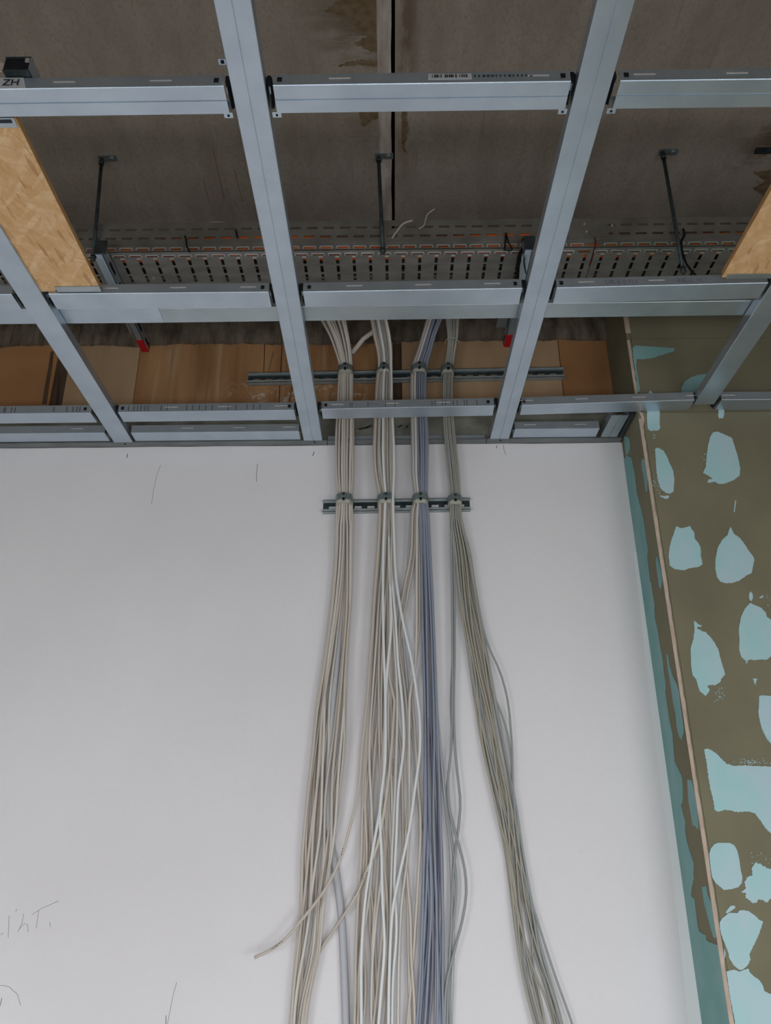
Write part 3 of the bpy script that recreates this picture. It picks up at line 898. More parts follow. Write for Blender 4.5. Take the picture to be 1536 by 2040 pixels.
# dark open profile end lying on the top-left cross profile, and the pale batten beside it
e = empty('open_profile_end')
tag(e, 'open dark end of a profile piece above the white sticker', 'profile')
xa, xb = onY(8, 140, 0.99)[0], onY(60, 140, 0.99)[0]
MB().box((xa, 0.985, H + 0.029), (xb, 1.05, H + 0.030)).build('floor_plate', M['zinc_dark'], e)
MB().box((xb - 0.001, 0.985, H + 0.029), (xb, 1.05, H + 0.062)).build('side_plate', M['zinc'], e)
MB().box((xa, 0.987, H + 0.030), (xb - 0.001, 0.992, H + 0.062)).build('opening_shade', M['dark'], e)  # dark sheet across the opening stands for the shaded interior
MB().box((xa, 0.985, H + 0.060), (xb, 0.992, H + 0.062)).build('top_lip', M['zinc_dark'], e)
MB().box((xb - 0.009, 0.983, H + 0.048), (xb - 0.002, 0.986, H + 0.056)).build('bright_corner', M['dash'], e)
e = MB().prism([(xa - 0.045, 0.96, H + 0.031), (xa - 0.002, 0.99, H + 0.031), (xa - 0.03, 1.0, H + 0.031), (xa - 0.08, 1.0, H + 0.031)], (0, 0, 0.02)).build('pale_batten', M['edge'])
tag(e, 'pale wooden batten end at the left edge above the sticker', 'wood')


# ================================================================== OSB STRIPS
def osb(name, outline, label, zb):
    """outline: list of (x, y) seen from below"""
    e = empty(name)
    tag(e, label, 'board', 'strand board strips laid in the ceiling grid')
    MB().prism([(x, y, zb) for x, y in outline], (0, 0, 0.0025)).build('board_face', M['osb'], e)
    ins = 0.0008
    cx = sum(p[0] for p in outline) / len(outline)
    cy = sum(p[1] for p in outline) / len(outline)
    MB().prism([(x + (ins if x < cx else -ins), y + (ins if y < cy else -ins), zb + 0.0025) for x, y in outline], (0, 0, 0.0125)).build('board_edge', M['osb_edge'], e)
    return e


zo = H + 0.006
pa = onZ(36, 246, zo)
pb = onZ(198, 573, zo)
e1 = osb('strand_board_strip', [(-0.835, 1.065), (pa[0], 1.065), (pb[0], 1.545), (-0.790, 1.545), (-0.790, 1.5505), (-0.835, 1.5505)], 'golden strand board strip at the upper left of the grid', zo)
pc = onZ(1434, 560, zo)
pd = onZ(1536, 380, zo)
k = (pd[0] - pc[0]) / (pd[1] - pc[1])
e2 = osb('strand_board_strip', [(pc[0] + k * (1.065 - pc[1]), 1.065), (pc[0] + k * (1.52 - pc[1]), 1.525), (0.905, 1.525), (0.905, 1.065)], 'golden strand board strip at the upper right of the grid', zo)
for x0, x1, y0, y1, lab in ((-0.99, pa[0] - 0.002, 1.062, 1.083, 'short grey channel at the upper end of left wood strip'),
                            (-0.785, pb[0] + 0.002, 1.531, 1.549, 'short grey channel at the lower end of left wood strip'),
                            (pc[0] + 0.01, 0.90, 1.512, 1.527, 'short grey channel at the lower end of right wood strip')):
    g_ = MB()
    g_.box((x0, y0, H + 0.003), (x1, y1, H + 0.0045)).box((x0, y0, H + 0.0045), (x1, y0 + 0.001, H + 0.006))
    o = g_.build('board_channel', M['zinc_dull'])
    tag(o, lab, 'channel', 'short channels holding the wood strips')
    if y0 < 1.2:
        MB().box((x0 + 0.01, y0 + 0.004, H + 0.0015), (x1 - 0.006, y0 + 0.010, H + 0.0032)).build('dark_groove', M['pencil_d'], o)

# ================================================================== CABLE TRAY
PITCH_T = 0.0472
YN = float(onZ(768, 497, TRAY)[1])      # near bottom edge
YF = 2.075
HT = 0.105


def slot_sheet(mb, x0, x1, rows, to_box):
    """rows: list of (v0, v1, phase or None, hole_len); to_box(x0,x1,v0,v1) appends one solid cell"""
    for v0, v1, ph, hl in rows:
        if ph is None:
            to_box(x0, x1, v0, v1)
            continue
        k = math.floor((x0 - ph) / PITCH_T) - 1
        cur = x0
        while True:
            h0, h1 = ph + k * PITCH_T, ph + k * PITCH_T + hl
            k += 1
            if h1 <= x0:
                continue
            if h0 >= x1:
                break
            if h0 > cur:
                to_box(cur, h0, v0, v1)
            cur = min(h1, x1)
        if cur < x1:
            to_box(cur, x1, v0, v1)


def tray(x0, x1, label, lipmat):
    e = empty('cable_tray')
    tag(e, label, 'cable tray')
    ph = float(onZ(768, 540, TRAY)[0])      # one transverse slot passes here
    s = MB()
    rows = [(0, 0.006, None, 0), (0.006, 0.0125, ph + 0.006, 0.032), (0.0125, 0.045, None, 0), (0.045, 0.053, ph + 0.004, 0.031), (0.053, 0.077, None, 0),
            (0.077, 0.085, ph + 0.012, 0.031), (0.085, HT, None, 0)]
    slot_sheet(s, x0, x1, rows, lambda a, b, v0, v1: s.box((a, YN, TRAY + v0), (b, YN + 0.0012, TRAY + v1)))
    s.box((x0, YN - 0.0035, TRAY + 0.024), (x1, YN, TRAY + 0.034))            # pressed rib
    s.box((x0, YN, TRAY + HT), (x1, YN + 0.010, TRAY + HT + 0.0012))          # rolled rim
    tag(s.build('side_wall', M['zinc_tray'], e))
    s = MB()
    s.box((x0, YF, TRAY), (x1, YF + 0.0012, TRAY + HT)).box((x0, YF - 0.01, TRAY + HT), (x1, YF + 0.0012, TRAY + HT + 0.0012))
    s.build('side_wall', M['zinc_tray'], e)
    # bottom: one row of lengthwise slots, then transverse slots in dashes
    s = MB()
    w_ = YF - YN
    rows = [(0, 0.014, None, 0), (0.014, 0.021, ph - 0.0185, 0.032), (0.021, 0.029, None, 0)]
    v = 0.029
    while v < w_ - 0.04:
        rows += [(v, v + 0.028, ph, 0.0088), (v + 0.028, v + 0.036, None, 0)]
        v += 0.036
    rows.append((v, w_, None, 0))
    slot_sheet(s, x0, x1, rows, lambda a, b, v0, v1: s.box((a, YN + v0, TRAY), (b, YN + v1, TRAY + 0.0012)))
    s.build('bottom_plate', M['zinc_tray'], e)
    # raised bright lips of the pressed slots
    lip = MB()
    k = math.ceil((x0 - ph) / PITCH_T)
    while ph + (k + 1) * PITCH_T < x1:
        a = ph + k * PITCH_T
        for q, vv in ((a + 0.006, 'side'), (a - 0.0185, 'bot')):
            if vv == 'side':
                lip.box((q - 0.001, YN - 0.003, TRAY + 0.0115), (q + 0.033, YN, TRAY + 0.0135))
                lip.box((q - 0.0025, YN - 0.003, TRAY + 0.006), (q, YN, TRAY + 0.0125)).box((q + 0.032, YN - 0.003, TRAY + 0.006), (q + 0.0345, YN, TRAY + 0.0125))
            else:
                lip.box((q - 0.001, YN + 0.0115, TRAY - 0.002), (q + 0.033, YN + 0.014, TRAY))
                lip.box((q - 0.0025, YN + 0.0125, TRAY - 0.002), (q, YN + 0.020, TRAY)).box((q + 0.032, YN + 0.0125, TRAY - 0.002), (q + 0.0345, YN + 0.020, TRAY))
        lip.box((a - 0.0012, YN + 0.0255, TRAY - 0.002), (a + 0.010, YN + 0.029, TRAY))
        k += 1
    tag(lip.build('pressed_lips', M[lipmat], e), kind='stuff')
    return e


XS = float(onZ(1185, 500, TRAY)[0])
t1 = tray(-2.2, XS - 0.001, 'long perforated zinc cable tray hanging above the grid, left length', 'zinc_bright')
t2 = tray(XS + 0.001, 2.2, 'perforated zinc cable tray above the grid, right length with mint lips', 'mint')
a, b = onY(1130, 460, YN - 0.002)[0], onY(1212, 460, YN - 0.002)[0]
MB().box((a, YN - 0.0022, TRAY + 0.036), (b, YN - 0.0008, TRAY + HT - 0.004)).build('splice_plate', M['zinc_tray'], t2)
for px, py in ((1133, 458), (1164, 448), (1168, 463), (1219, 451)):
    q = onY(px, py, YN - 0.003)
    MB().tube([(q[0], YN - 0.009, q[2]), (q[0], YN - 0.001, q[2])], 0.003, 8).build('bolt', M['dash'], t2)
# small bright metal box stands for light leaking through one slot
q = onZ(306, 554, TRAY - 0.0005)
MB().box(q - np.array([0.002, 0.006, 0.0008]), q + np.array([0.002, 0.006, 0])).build('light_leak', M['dash'], t1)

# conduits lying in the tray, plus cables blackened to shade the slots
for i, (y_, z_, r_, mm, lab) in enumerate(((YN + 0.016, 0.014, 0.011, 'orange', 'orange conduit lying in the tray against its near side'),
                                           (YN + 0.015, 0.049, 0.009, 'orange', 'orange conduit resting higher in the tray, near side'),
                                           (YN + 0.042, 0.014, 0.011, 'orange', 'orange conduit lying second from the tray near side'),
                                           (YN + 0.072, 0.017, 0.014, 'black', 'added cable blackened to shade the slots, middle of the tray'),
                                           (YN + 0.11, 0.014, 0.011, 'black', 'added cable blackened to shade the slots, far side of the tray'))):
    P = []
    for k in range(44):
        x = -2.15 + 4.3 * k / 43
        P.append((x, y_ + 0.004 * math.sin(k * 0.9 + i), TRAY + 0.002 + z_ + (0.003 * math.sin(k * 0.7 + i * 2) if i == 1 else 0)))
    o = MB().tube(P, r_, 8).build('conduit' if mm == 'orange' else 'slot_shade_cable', M[mm])
    tag(o, lab, 'cable', 'cables lying in the tray')

# hanging rods
zs0 = TRAY - 0.045
for (ax, ay, bx_, by_, lab, br) in ((203, 315, 185, 520, 'thin threaded rod hanging the tray, leftmost, by the wood strip', 1),
                                    (754, 310, 763, 505, 'thin threaded rod hanging the tray beside the slab joint', 1),
                                    (1320, 302, 1362, 545, 'thin threaded rod hanging the tray at right, leaning', 1)):
    e = empty('threaded_rod')
    tag(e, lab, 'rod', 'threaded rods hanging the cable tray')
    A = onZ(ax, ay, SLAB - 0.001)
    A = np.array([A[0], A[1], SLAB])
    Bp = onY(bx_, by_, YN - 0.012)
    # keep the rod in front of the tray side
    A2 = np.array([A[0], A[1], SLAB - 0.004])
    MB().tube([A2, Bp], 0.0055, 8).build('rod', M['zinc_dark'], e)
    for k in range(3):
        q = A2 + (Bp - A2) * (0.02 + 0.01 * k)
    MB().tube([A2 + (Bp - A2) * 0.03, A2 + (Bp - A2) * 0.055], 0.0085, 6).build('nut', M['zinc_dark'], e)
    MB().tube([A2 + (Bp - A2) * 0.955, A2 + (Bp - A2) * 0.985], 0.0085, 6).build('nut', M['zinc_dark'], e)
    sg = 1
    MB().box((A[0] - 0.010, A[1] - 0.010, SLAB - 0.0035), (A[0] + 0.044, A[1] + 0.011, SLAB - 0.001)).build('ceiling_plate', M['zinc_dull'], e)
    MB().tube([(A[0] + 0.030, A[1], SLAB - 0.009), (A[0] + 0.030, A[1], SLAB - 0.003)], 0.007, 6).build('anchor_bolt', M['zinc_dull'], e)
q = onZ(1505, 299, SLAB - 0.002)
o = MB().box((q[0], q[1] - 0.009, SLAB - 0.008), (q[0] + 0.10, q[1] + 0.009, SLAB - 0.0005)).build('ceiling_bracket', M['zinc_dark'])
tag(o, 'dark flat metal bracket on the slab at the right edge', 'bracket')


# strut arms under the tray, with red end caps
def strut(px, py, label, side=1):
    e = empty('strut_arm')
    tag(e, label, 'bracket', 'strut arms under the cable tray')
    z0, z1 = TRAY - 0.043, TRAY - 0.003
    c = onZ(px, py, z0)
    x = c[0]
    y1 = c[1]
    y0 = YN - 0.045
    w2 = 0.0105
    m = MB()
    m.box((x - w2, y0, z0), (x + w2, y1, z0 + 0.0015))
    for s_ in (-1, 1):
        m.box((x + s_ * w2, y0, z0), (x + s_ * (w2 - 0.0015), y1, z1))
        m.box((x + s_ * w2, y0, z1 - 0.0015), (x + s_ * (w2 - 0.005), y1, z1))
    m.build('channel', M['zinc'], e)
    # dark slots punched in the flank
    for k in range(5):
        yy = y0 + 0.06 + k * 0.09
        MB().box((x + side * (w2 + 0.0001), yy, z0 + 0.014), (x + side * (w2 + 0.0006), yy + 0.05, z0 + 0.026)).build('slot', M['dark'], e)
    cap = MB()
    cap.box((x - w2 - 0.001, y1 - 0.004, z0 - 0.001), (x + w2 + 0.001, y1 + 0.003, z1 + 0.001))
    cap.box((x - w2 - 0.001, y1 - 0.062, z0 - 0.0014), (x + w2 + 0.001, y1, z0 + 0.0004))
    cap.build('end_cap', M['red'], e)
    MB().box((x - 0.040, y1 - 0.13, z1 - 0.002), (x - w2, y1 - 0.05, z1 + 0.001)).build('grey_plate', M['zinc_dull'], e)  # thin grey plate left of the arm
    MB().box((x - 0.012, y0 - 0.002, z0 - 0.001), (x + 0.020, y0 + 0.003, z1 + 0.004)).build('head_bracket', M['zinc_dark'], e)
    MB().box((x - 0.014, y0 + 0.02, z0 - 0.0008), (x + 0.004, y0 + 0.13, z0)).build('foot_plate', M['zinc_dull'], e)
    return e


strut(289, 700, 'strut arm with a red cap at left, against brown wall')
strut(1011, 690, 'strut arm with a red cap at right, half behind main profile', -1)
for sgx in (1.45,):
    pass


# black cable ties and stray wires around the tray
def wire(pts, r, name, m, label, cat, group=None, Y=None):
    P = [onY(x, y, Y if Y else YN - 0.006) for x, y in pts]
    t = np.linspace(0, 1, len(P))
    q = np.linspace(0, 1, 4 * len(P))
    Q = np.stack([smooth_interp(t, [p[i] for p in P], q) for i in range(3)], 1)
    o = MB().tube(list(Q), r, 6).build(name, M[m])
    return tag(o, label, cat, group)


TG = 'black ties and strings on the cable tray'
wire([(368, 470), (371, 478), (372, 490), (378, 502)], 0.0024, 'cable_tie', 'black', 'black tie over the tray rim, between left wood and profile', 'cable tie', TG)
wire([(1008, 464), (1007, 480), (1005, 497)], 0.0024, 'cable_tie', 'black', 'black forked tie left of the right main profile, straight arm', 'cable tie', TG)
wire([(1008, 464), (1013, 482), (1020, 497), (1003, 498)], 0.002, 'cable_tie', 'black', 'black forked tie left of the right main profile, bent arm', 'cable tie', TG)
wire([(1030, 560), (1032, 530), (1036, 505), (1046, 492), (1050, 478), (1040, 478)], 0.0055, 'black_cable', 'black', 'thick black cable bent down beside the right main profile', 'cable', None, YN - 0.012)
wire([(1048, 545), (1044, 520), (1050, 500), (1054, 485)], 0.0025, 'loose_strap', 'zinc_dark', 'grey metal strap beside the bent black cable', 'strap', None, YN - 0.010)
wire([(1361, 456), (1364, 468), (1357, 485), (1365, 520), (1378, 540), (1386, 548)], 0.003, 'cable_tie', 'black', 'long black tie hanging at the right hanging rod', 'cable tie', TG)
wire([(1184, 474), (1187, 482), (1183, 500), (1174, 530)], 0.0016, 'red_string', 'red_dark', 'dark red strip hanging at the tray splice', 'strip')
wire([(470, 458), (472, 470), (474, 474)], 0.0024, 'cable_tie', 'black', 'black tie tail on the tray left of the first profile', 'cable tie', TG)
wire([(402, 449), (415, 445), (432, 443), (452, 445), (474, 451)], 0.0028, 'stray_wire', 'beige', 'pale wire arching over the tray rim at left', 'wire', None, YN + 0.02)
wire([(781, 474), (790, 462), (803, 446), (822, 439)], 0.0030, 'stray_wire', 'beige', 'pale wire sticking up right of the middle rod', 'wire', None, YN - 0.004)
wire([(835, 456), (845, 448), (851, 428), (866, 416)], 0.0020, 'stray_wire', 'beige', 'thin pale wire rising above the tray beside the slab joint', 'wire', None, YN - 0.004)

# ================================================================== RAILS
RD = 0.020


def rail(xa, za, xb, zb, yw, label):
    e = empty('mounting_rail')
    tag(e, label, 'rail')
    sl = (zb - za) / (xb - xa)
    h2 = 0.0195

    def piece(x0, x1, v0, v1, y0, y1, mb):
        z_ = lambda x: za + sl * (x - xa)
        mb.prism([(x0, y0, z_(x0) + v0), (x1, y0, z_(x1) + v0), (x1, y0, z_(x1) + v1), (x0, y0, z_(x0) + v1)], (0, y1 - y0, 0))
    m = MB()
    piece(xa, xb, -h2, -h2 + 0.0015, yw - RD, yw, m)
    piece(xa, xb, h2 - 0.0015, h2, yw - RD, yw, m)
    piece(xa, xb, -h2, -h2 + 0.0085, yw - RD, yw - RD + 0.0015, m)
    piece(xa, xb, h2 - 0.0085, h2, yw - RD, yw - RD + 0.0015, m)
    m.build('channel', M['rail'], e)
    m = MB()
    x = xa
    k = 0
    while x < xb:
        x2 = min(x + 0.018, xb)
        x3 = min(x + 0.040, xb)
        piece(x, x2, -h2, h2, yw - 0.0014, yw - 0.0002, m)
        if x3 > x2:
            piece(x2, x3, -h2, -0.006, yw - 0.0014, yw - 0.0002, m)
            piece(x2, x3, 0.006, h2, yw - 0.0014, yw - 0.0002, m)
        x = x3
        k += 1
    m.build('slotted_back', M['zinc_dark'], e)
    return e


rail(-0.477, CAM_Z + 1.511, 0.587, CAM_Z + 1.522, BROWN - 0.003, 'long slotted rail on the brown wall holding the upper clamps')
rail(-0.210, CAM_Z + 1.029, 0.247, CAM_Z + 1.033, WALL, 'short slotted rail on white wall holding the lower clamps')


# ================================================================== CLAMPS
def clamp(pxl, pxr, pyc, yw, label):
    e = empty('cable_clamp')
    tag(e, label, 'clamp', 'metal cable clamps on the two rails')
    yr = yw - RD
    a, b = onY(pxl, pyc, yr - 0.02), onY(pxr, pyc, yr - 0.02)
    x0, x1 = a[0], b[0]
    zc_ = (a[2] + b[2]) / 2
    c, w2 = (x0 + x1) / 2, (x1 - x0) / 2
    dep = 0.048 if w2 > 0.024 else 0.040

    def band(z0, z1, ww, dd, th, m, nm):
        n_ = 16
        out, inn = [], []
        for i in range(n_ + 1):
            t = math.pi * i / n_
            # super-ellipse: flat front, straight flanks
            ct, st_ = math.cos(t), math.sin(t)
            fx = math.copysign(abs(ct) ** 0.62, ct)
            fy = abs(st_) ** 0.62
            out.append((c - fx * ww, yr - fy * dd))
            inn.append((c - fx * (ww - th), yr - fy * (dd - th)))
        P = [(x, y, z0) for x, y in out + inn[::-1]]
        return MB().prism(P, (0, 0, z1 - z0)).build(nm, M[m], e)
    band(zc_ - 0.004, zc_ + 0.016, w2, dep, 0.002, 'clampm', 'steel_band')
    band(zc_ - 0.016, zc_ - 0.003, w2 * 0.96, dep * 0.97, 0.0025, 'cradle', 'plastic_cradle')
    # screw boss
    MB().box((c - 0.0075, yr - dep - 0.008, zc_ - 0.003), (c + 0.0075, yr - dep + 0.001, zc_ + 0.015)).build('screw_boss', M['clampm'], e)
    MB().tube([(c, yr - dep - 0.011, zc_ + 0.009), (c, yr - dep - 0.007, zc_ + 0.009)], 0.0050, 10).build('screw', M['zinc_dark'], e)
    MB().box((c - 0.0035, yr - dep - 0.0088, zc_ - 0.008), (c + 0.0035, yr - dep + 0.001, zc_ - 0.002)).build('slot', M['dark'], e)
    return e


for k, (l_, r_) in enumerate(((672, 705), (748, 782), (819, 851), (879, 905))):
    clamp(l_, r_, 742 - k, BROWN - 0.003, 'metal clamp on the upper rail, %s' % ('around the leftmost bundle', 'around the second bundle', 'around the slate blue bundle', 'around the olive bundle')[k])
for k, (l_, r_) in enumerate(((668, 703), (751, 787), (821, 854), (892, 921))):
    clamp(l_, r_, 999, WALL, 'metal clamp on the lower rail, %s' % ('around the leftmost bundle', 'around the second bundle', 'around the slate blue bundle', 'around the olive bundle')[k])

# ================================================================== CABLES
YS = np.concatenate([np.arange(640, 1060, 14), np.arange(1060, 2320, 24)]).astype(float)
ENV = {
    'one': ([640, 670, 700, 730, 760, 800, 850, 900, 950, 985, 1025, 1100, 1200, 1300, 1400, 1500, 1600, 1700, 1800, 1900, 2000, 2040, 2320],
            [640, 656, 667, 675, 673, 671, 668, 667, 668, 671, 668, 666, 657, 644, 629, 620, 609, 600, 596, 587, 578, 575, 560],
            [690, 696, 701, 703, 704, 704, 706, 706, 705, 703, 704, 703, 701, 695, 692, 687, 676, 664, 648, 638, 616, 611, 600]),
    'two': ([640, 670, 700, 730, 760, 800, 850, 900, 950, 985, 1025, 1100, 1200, 1300, 1400, 1500, 1600, 1700, 1800, 1900, 2000, 2040, 2320],
            [738, 743, 750, 752, 748, 746, 744, 742, 746, 753, 753, 749, 741, 736, 731, 724, 719, 717, 710, 706, 704, 703, 700],
            [773, 779, 782, 782, 783, 783, 786, 788, 788, 786, 787, 786, 783, 782, 782, 782, 784, 786, 786, 784, 780, 776, 776]),
    'three': ([640, 670, 700, 730, 760, 800, 850, 900, 950, 985, 1025, 1100, 1200, 1300, 1400, 1500, 1600, 1700, 1800, 1900, 2000, 2040, 2320],
              [852, 843, 834, 824, 822, 822, 823, 824, 825, 829, 833, 836, 838, 841, 843, 844, 844, 842, 840, 836, 831, 828, 822],
              [879, 868, 860, 852, 850, 850, 853, 854, 853, 852, 855, 859, 864, 868, 872, 876, 879, 883, 885, 885, 885, 886, 888]),
    'four': ([640, 670, 700, 730, 760, 800, 850, 900, 950, 985, 1025, 1100, 1200, 1300, 1400, 1500, 1600, 1700, 1800, 1900, 2000, 2040, 2320],
             [888, 891, 890, 885, 882, 882, 883, 887, 892, 896, 896, 905, 915, 931, 944, 962, 985, 1005, 1018, 1032, 1052, 1062, 1130],
             [915, 913, 908, 904, 903, 903, 906, 911, 916, 918, 920, 937, 954, 972, 990, 1008, 1029, 1044, 1062, 1082, 1112, 1122, 1200]),
}


def wall_y(y):
    """wall surface behind a cable as a function of picture height"""
    return float(np.interp(y, [640, 800, 900, 3000], [BROWN - 0.003, BROWN - 0.003, WALL, WALL]))


def depth_base(y):
    return float(np.interp(y, [640, 690, 740, 900, 1000, 1150, 1500, 2040], [0.11, 0.05, 0.024, 0.024, 0.022, 0.014, 0.008, 0.005]))


def add_cable(name, xs_, dep, r, m, label, cat, group, y1=None, tail=True, n=6, y_list=None):
    """xs_: function y->px ; dep: function y->distance of the axis from the wall face"""
    P = []
    yl = YS if y_list is None else y_list
    for y in yl:
        if y1 is not None and y > y1:
            break
        Y = wall_y(y) - dep(y)
        P.append(onY(float(xs_(y)), y, Y))
    if tail:
        a = np.array(P[0])
        d = np.array(P[0]) - np.array(P[1])
        d /= np.linalg.norm(d)
        p1 = a + d * 0.05
        p2 = np.array([p1[0] + d[0] * 0.03, min(YF - 0.02, a[1] - 0.08), TRAY + HT + 0.02 + r])
        p3 = np.array([p2[0] + d[0] * 0.05, YF - 0.09, TRAY + 0.07])
        p4 = np.array([p3[0] - 0.03, YF - 0.12, TRAY + 0.03])
        head = []
        ctrl = [p4, p3, p2, p1, a]
        t = np.arange(5)
        q = np.linspace(0, 4, 11)[:-1]
        for k in q:
            head.append([float(smooth_interp(t, [c[i] for c in ctrl], k)[0]) for i in range(3)])
        P = head + P
    o = MB().tube(P, r, n).build(name, M[m])
    return tag(o, label, cat, group)


ORD = ['first', 'second', 'third', 'fourth', 'fifth', 'sixth', 'seventh', 'eighth', 'ninth']
rc = random.Random(5)


def bundle(env, layers, r, mats, bname, colname, group, amp=0.10):
    ys_, Ls, Rs = ENV[env]
    total = len(layers)
    for li, n_ in enumerate(layers):
        for i in range(n_):
            base = (i + 0.5 * (li % 2) * (n_ < layers[0])) / max(1, layers[0] - 1)
            base = min(max(base + rc.uniform(-0.03, 0.03), 0), 1)
            lam, ph = rc.uniform(420, 980), rc.uniform(0, 6.28)
            lam2, ph2 = rc.uniform(180, 300), rc.uniform(0, 6.28)
            drift = rc.uniform(-0.15, 0.15)

            def xs_(y, base=base, lam=lam, ph=ph, lam2=lam2, ph2=ph2, drift=drift):
                L = float(smooth_interp(ys_, Ls, y)[0])
                R = float(smooth_interp(ys_, Rs, y)[0])
                px_r = r * np.interp(y, [640, 1000, 2040], [600, 640, 820])
                A = float(np.interp(y, [640, 740, 870, 1000, 1250, 1700], [0.05, 0.0, 0.06, 0.0, 0.7 * amp, 1.25 * amp]))
                s0 = math.sin(1000 / lam * 2 * math.pi + ph)
                u = base + A * (math.sin(y / lam * 2 * math.pi + ph) - s0 * 0.5) + 0.12 * A * math.sin(y / lam2 * 2 * math.pi + ph2)
                u += drift * float(np.interp(y, [1020, 1900], [0, 1]))
                u = 0.5 + 0.5 * math.tanh((u - 0.5) * 2.1) / math.tanh(1.05) if y > 1040 else u
                u = min(max(u, 0.0), 1.0)
                return L + px_r + u * (R - L - 2 * px_r)
            dj = rc.uniform(-0.3, 0.3)
            ly = total - 1 - li        # li = 0 is the front layer

            def dep(y, ly=ly, dj=dj, ph=ph, lam=lam, i=i):
                spread = float(np.interp(y, [700, 740, 1010, 1300], [2.4, 2.3, 2.3, 2.4]))
                return depth_base(y) + r + max(0.0, ly + dj * float(np.interp(y, [1010, 1200], [0.4, 1])) + 0.35 * math.sin(y / lam * 5 + ph) * float(np.interp(y, [1020, 1300], [0, 1]))) * r * spread
            mm = mats[rc.randrange(len(mats))] if li else mats[(i * 7 + 3) % len(mats)]
            lab = '%s cable, %s from left in the %s layer of %s' % (colname, ORD[i], ('front', 'middle', 'back')[li], bname)
            add_cable('cable', xs_, dep, r, mm, lab, 'cable', group)


bundle('one', (7, 7, 6), 0.0039, ['beige', 'beige', 'beige_b'], 'the leftmost bundle', 'beige', 'beige cables of the leftmost bundle')
bundle('two', (7, 7, 6), 0.0038, ['beige', 'beige', 'beige_b'], 'the second bundle', 'beige', 'beige cables of the second bundle')
bundle('three', (7, 6, 5), 0.0033, ['purple', 'purple', 'purple_b'], 'the third bundle', 'slate blue', 'slate blue cables of the third bundle', amp=0.08)
bundle('four', (7, 8, 8), 0.0026, ['olive', 'olive', 'olive_b'], 'the rightmost bundle', 'thin olive', 'thin olive cables of the rightmost bundle', amp=0.15)


def traced(env, u0, pts, r, m, label, group=None, front=0.045, top=None, y1=None, name='cable', tail=True, dfun=None, fine=False):
    """a cable that follows bundle ENV at lateral place u0 down to the first traced point, then the trace"""
    ys_, Ls, Rs = ENV[env]
    ty, tx = [p[1] for p in pts], [p[0] for p in pts]
    y0 = ty[0]

    def xs_(y):
        L = float(smooth_interp(ys_, Ls, y)[0])
        R = float(smooth_interp(ys_, Rs, y)[0])
        a = L + 2.4 + u0 * (R - L - 4.8)
        if y < y0 - 50:
            return a
        b = float(smooth_interp(ty, tx, y)[0])
        t = min(max((y - (y0 - 50)) / 50, 0), 1)
        t = t * t * (3 - 2 * t)
        return a * (1 - t) + (b if y >= y0 else tx[0] + (y - y0) * (tx[1] - tx[0]) / (ty[1] - ty[0])) * t

    def dep(y):
        if dfun:
            return dfun(y)
        return depth_base(y) + r + float(np.interp(y, [640, 1000, 1200, 1900, 2100], [front * 0.72 if top is None else top] * 2 + [front * 0.7, front * 0.8, front * 0.6]))
    yl = None
    if fine:
        yl = np.concatenate([YS[YS < 1700], np.arange(1700, y1 - 80, 14), np.arange(y1 - 80, y1 + 0.1, 4)])
    return add_cable(name, xs_, dep, r, m, label, 'cable', group, y1=y1, tail=tail, y_list=yl)


WG = 'white cables straying from the second bundle'
traced('two', 0.98, [(784, 1035), (789.5, 1155), (802.5, 1237), (820, 1315), (828.5, 1370), (836, 1432), (836, 1500), (827, 1568), (816, 1648), (799, 1728), (783, 1807), (777, 1900), (774, 2040), (772, 2320)], 0.0042, 'whitec', 'white cable swinging right from the second bundle across the third', WG, 0.052)
traced('two', 0.62, [(773, 1002), (776.5, 1142), (779, 1253), (771.6, 1334), (768, 1416), (766, 1500), (761, 1582), (743, 1692), (728, 1790), (721, 1878), (720, 2040), (720, 2320)], 0.0042, 'whitec', 'white cable crossing leftward through the second bundle below the clamp', WG, 0.046, top=0.010)
traced('two', 0.45, [(767, 1012), (763.5, 1106), (763.5, 1253), (768, 1416), (767, 1520), (757, 1613), (760, 1700), (762, 1790), (766, 1878), (758, 1989), (754, 2040), (750, 2320)], 0.0042, 'whitec', 'white cable running straight down the middle of second bundle', WG, 0.050)
traced('two', 0.84, [(781, 1040), (781, 1149), (788, 1237), (793, 1318), (802.5, 1416), (804, 1490), (794, 1568), (790, 1657), (786, 1760), (790, 1856), (783, 1945), (781, 2040), (779, 2320)], 0.0040, 'whitec', 'bluish white cable bowing out right of the second bundle', WG, 0.040, top=0.012)
traced('two', 0.75, [(777, 1040), (777, 1155), (785, 1269), (791, 1383), (789.5, 1500), (786, 1600), (781, 1700), (778, 1850), (776, 2040), (774, 2320)], 0.0038, 'beige_b', 'pale cable at the right edge of the second bundle', None, 0.034, top=0.004)
traced('two', 0.05, [(738, 1300), (731, 1400), (721, 1493), (714.6, 1568), (697, 1648), (675, 1719), (644, 1777), (599.5, 1834), (559.7, 1878), (533, 1896), (507, 1908)], 0.0042, 'beige', 'beige cable bending left out of second bundle, cut end free', None, 0.060, y1=1908, fine=True, dfun=lambda y: float(np.interp(y, [640, 690, 740, 1000, 1300, 1600, 1800, 1908], [0.15, 0.09, 0.056, 0.055, 0.05, 0.06, 0.062, 0.050])))
traced('two', 0.9, [(786, 1400), (779, 1500), (763, 1630), (752, 1684), (728, 1741), (706, 1790), (675, 1838), (639, 1892), (622, 1925)], 0.0042, 'beige', 'beige cable bending left from second bundle, tucked behind the first', None, 0.050, y1=1925, fine=True, dfun=lambda y: float(np.interp(y, [640, 690, 740, 1000, 1300, 1600, 1720, 1850, 1925], [0.15, 0.09, 0.056, 0.055, 0.04, 0.05, 0.046, 0.02, 0.008])))
BG = 'beige cables fanning out of the third bundle'
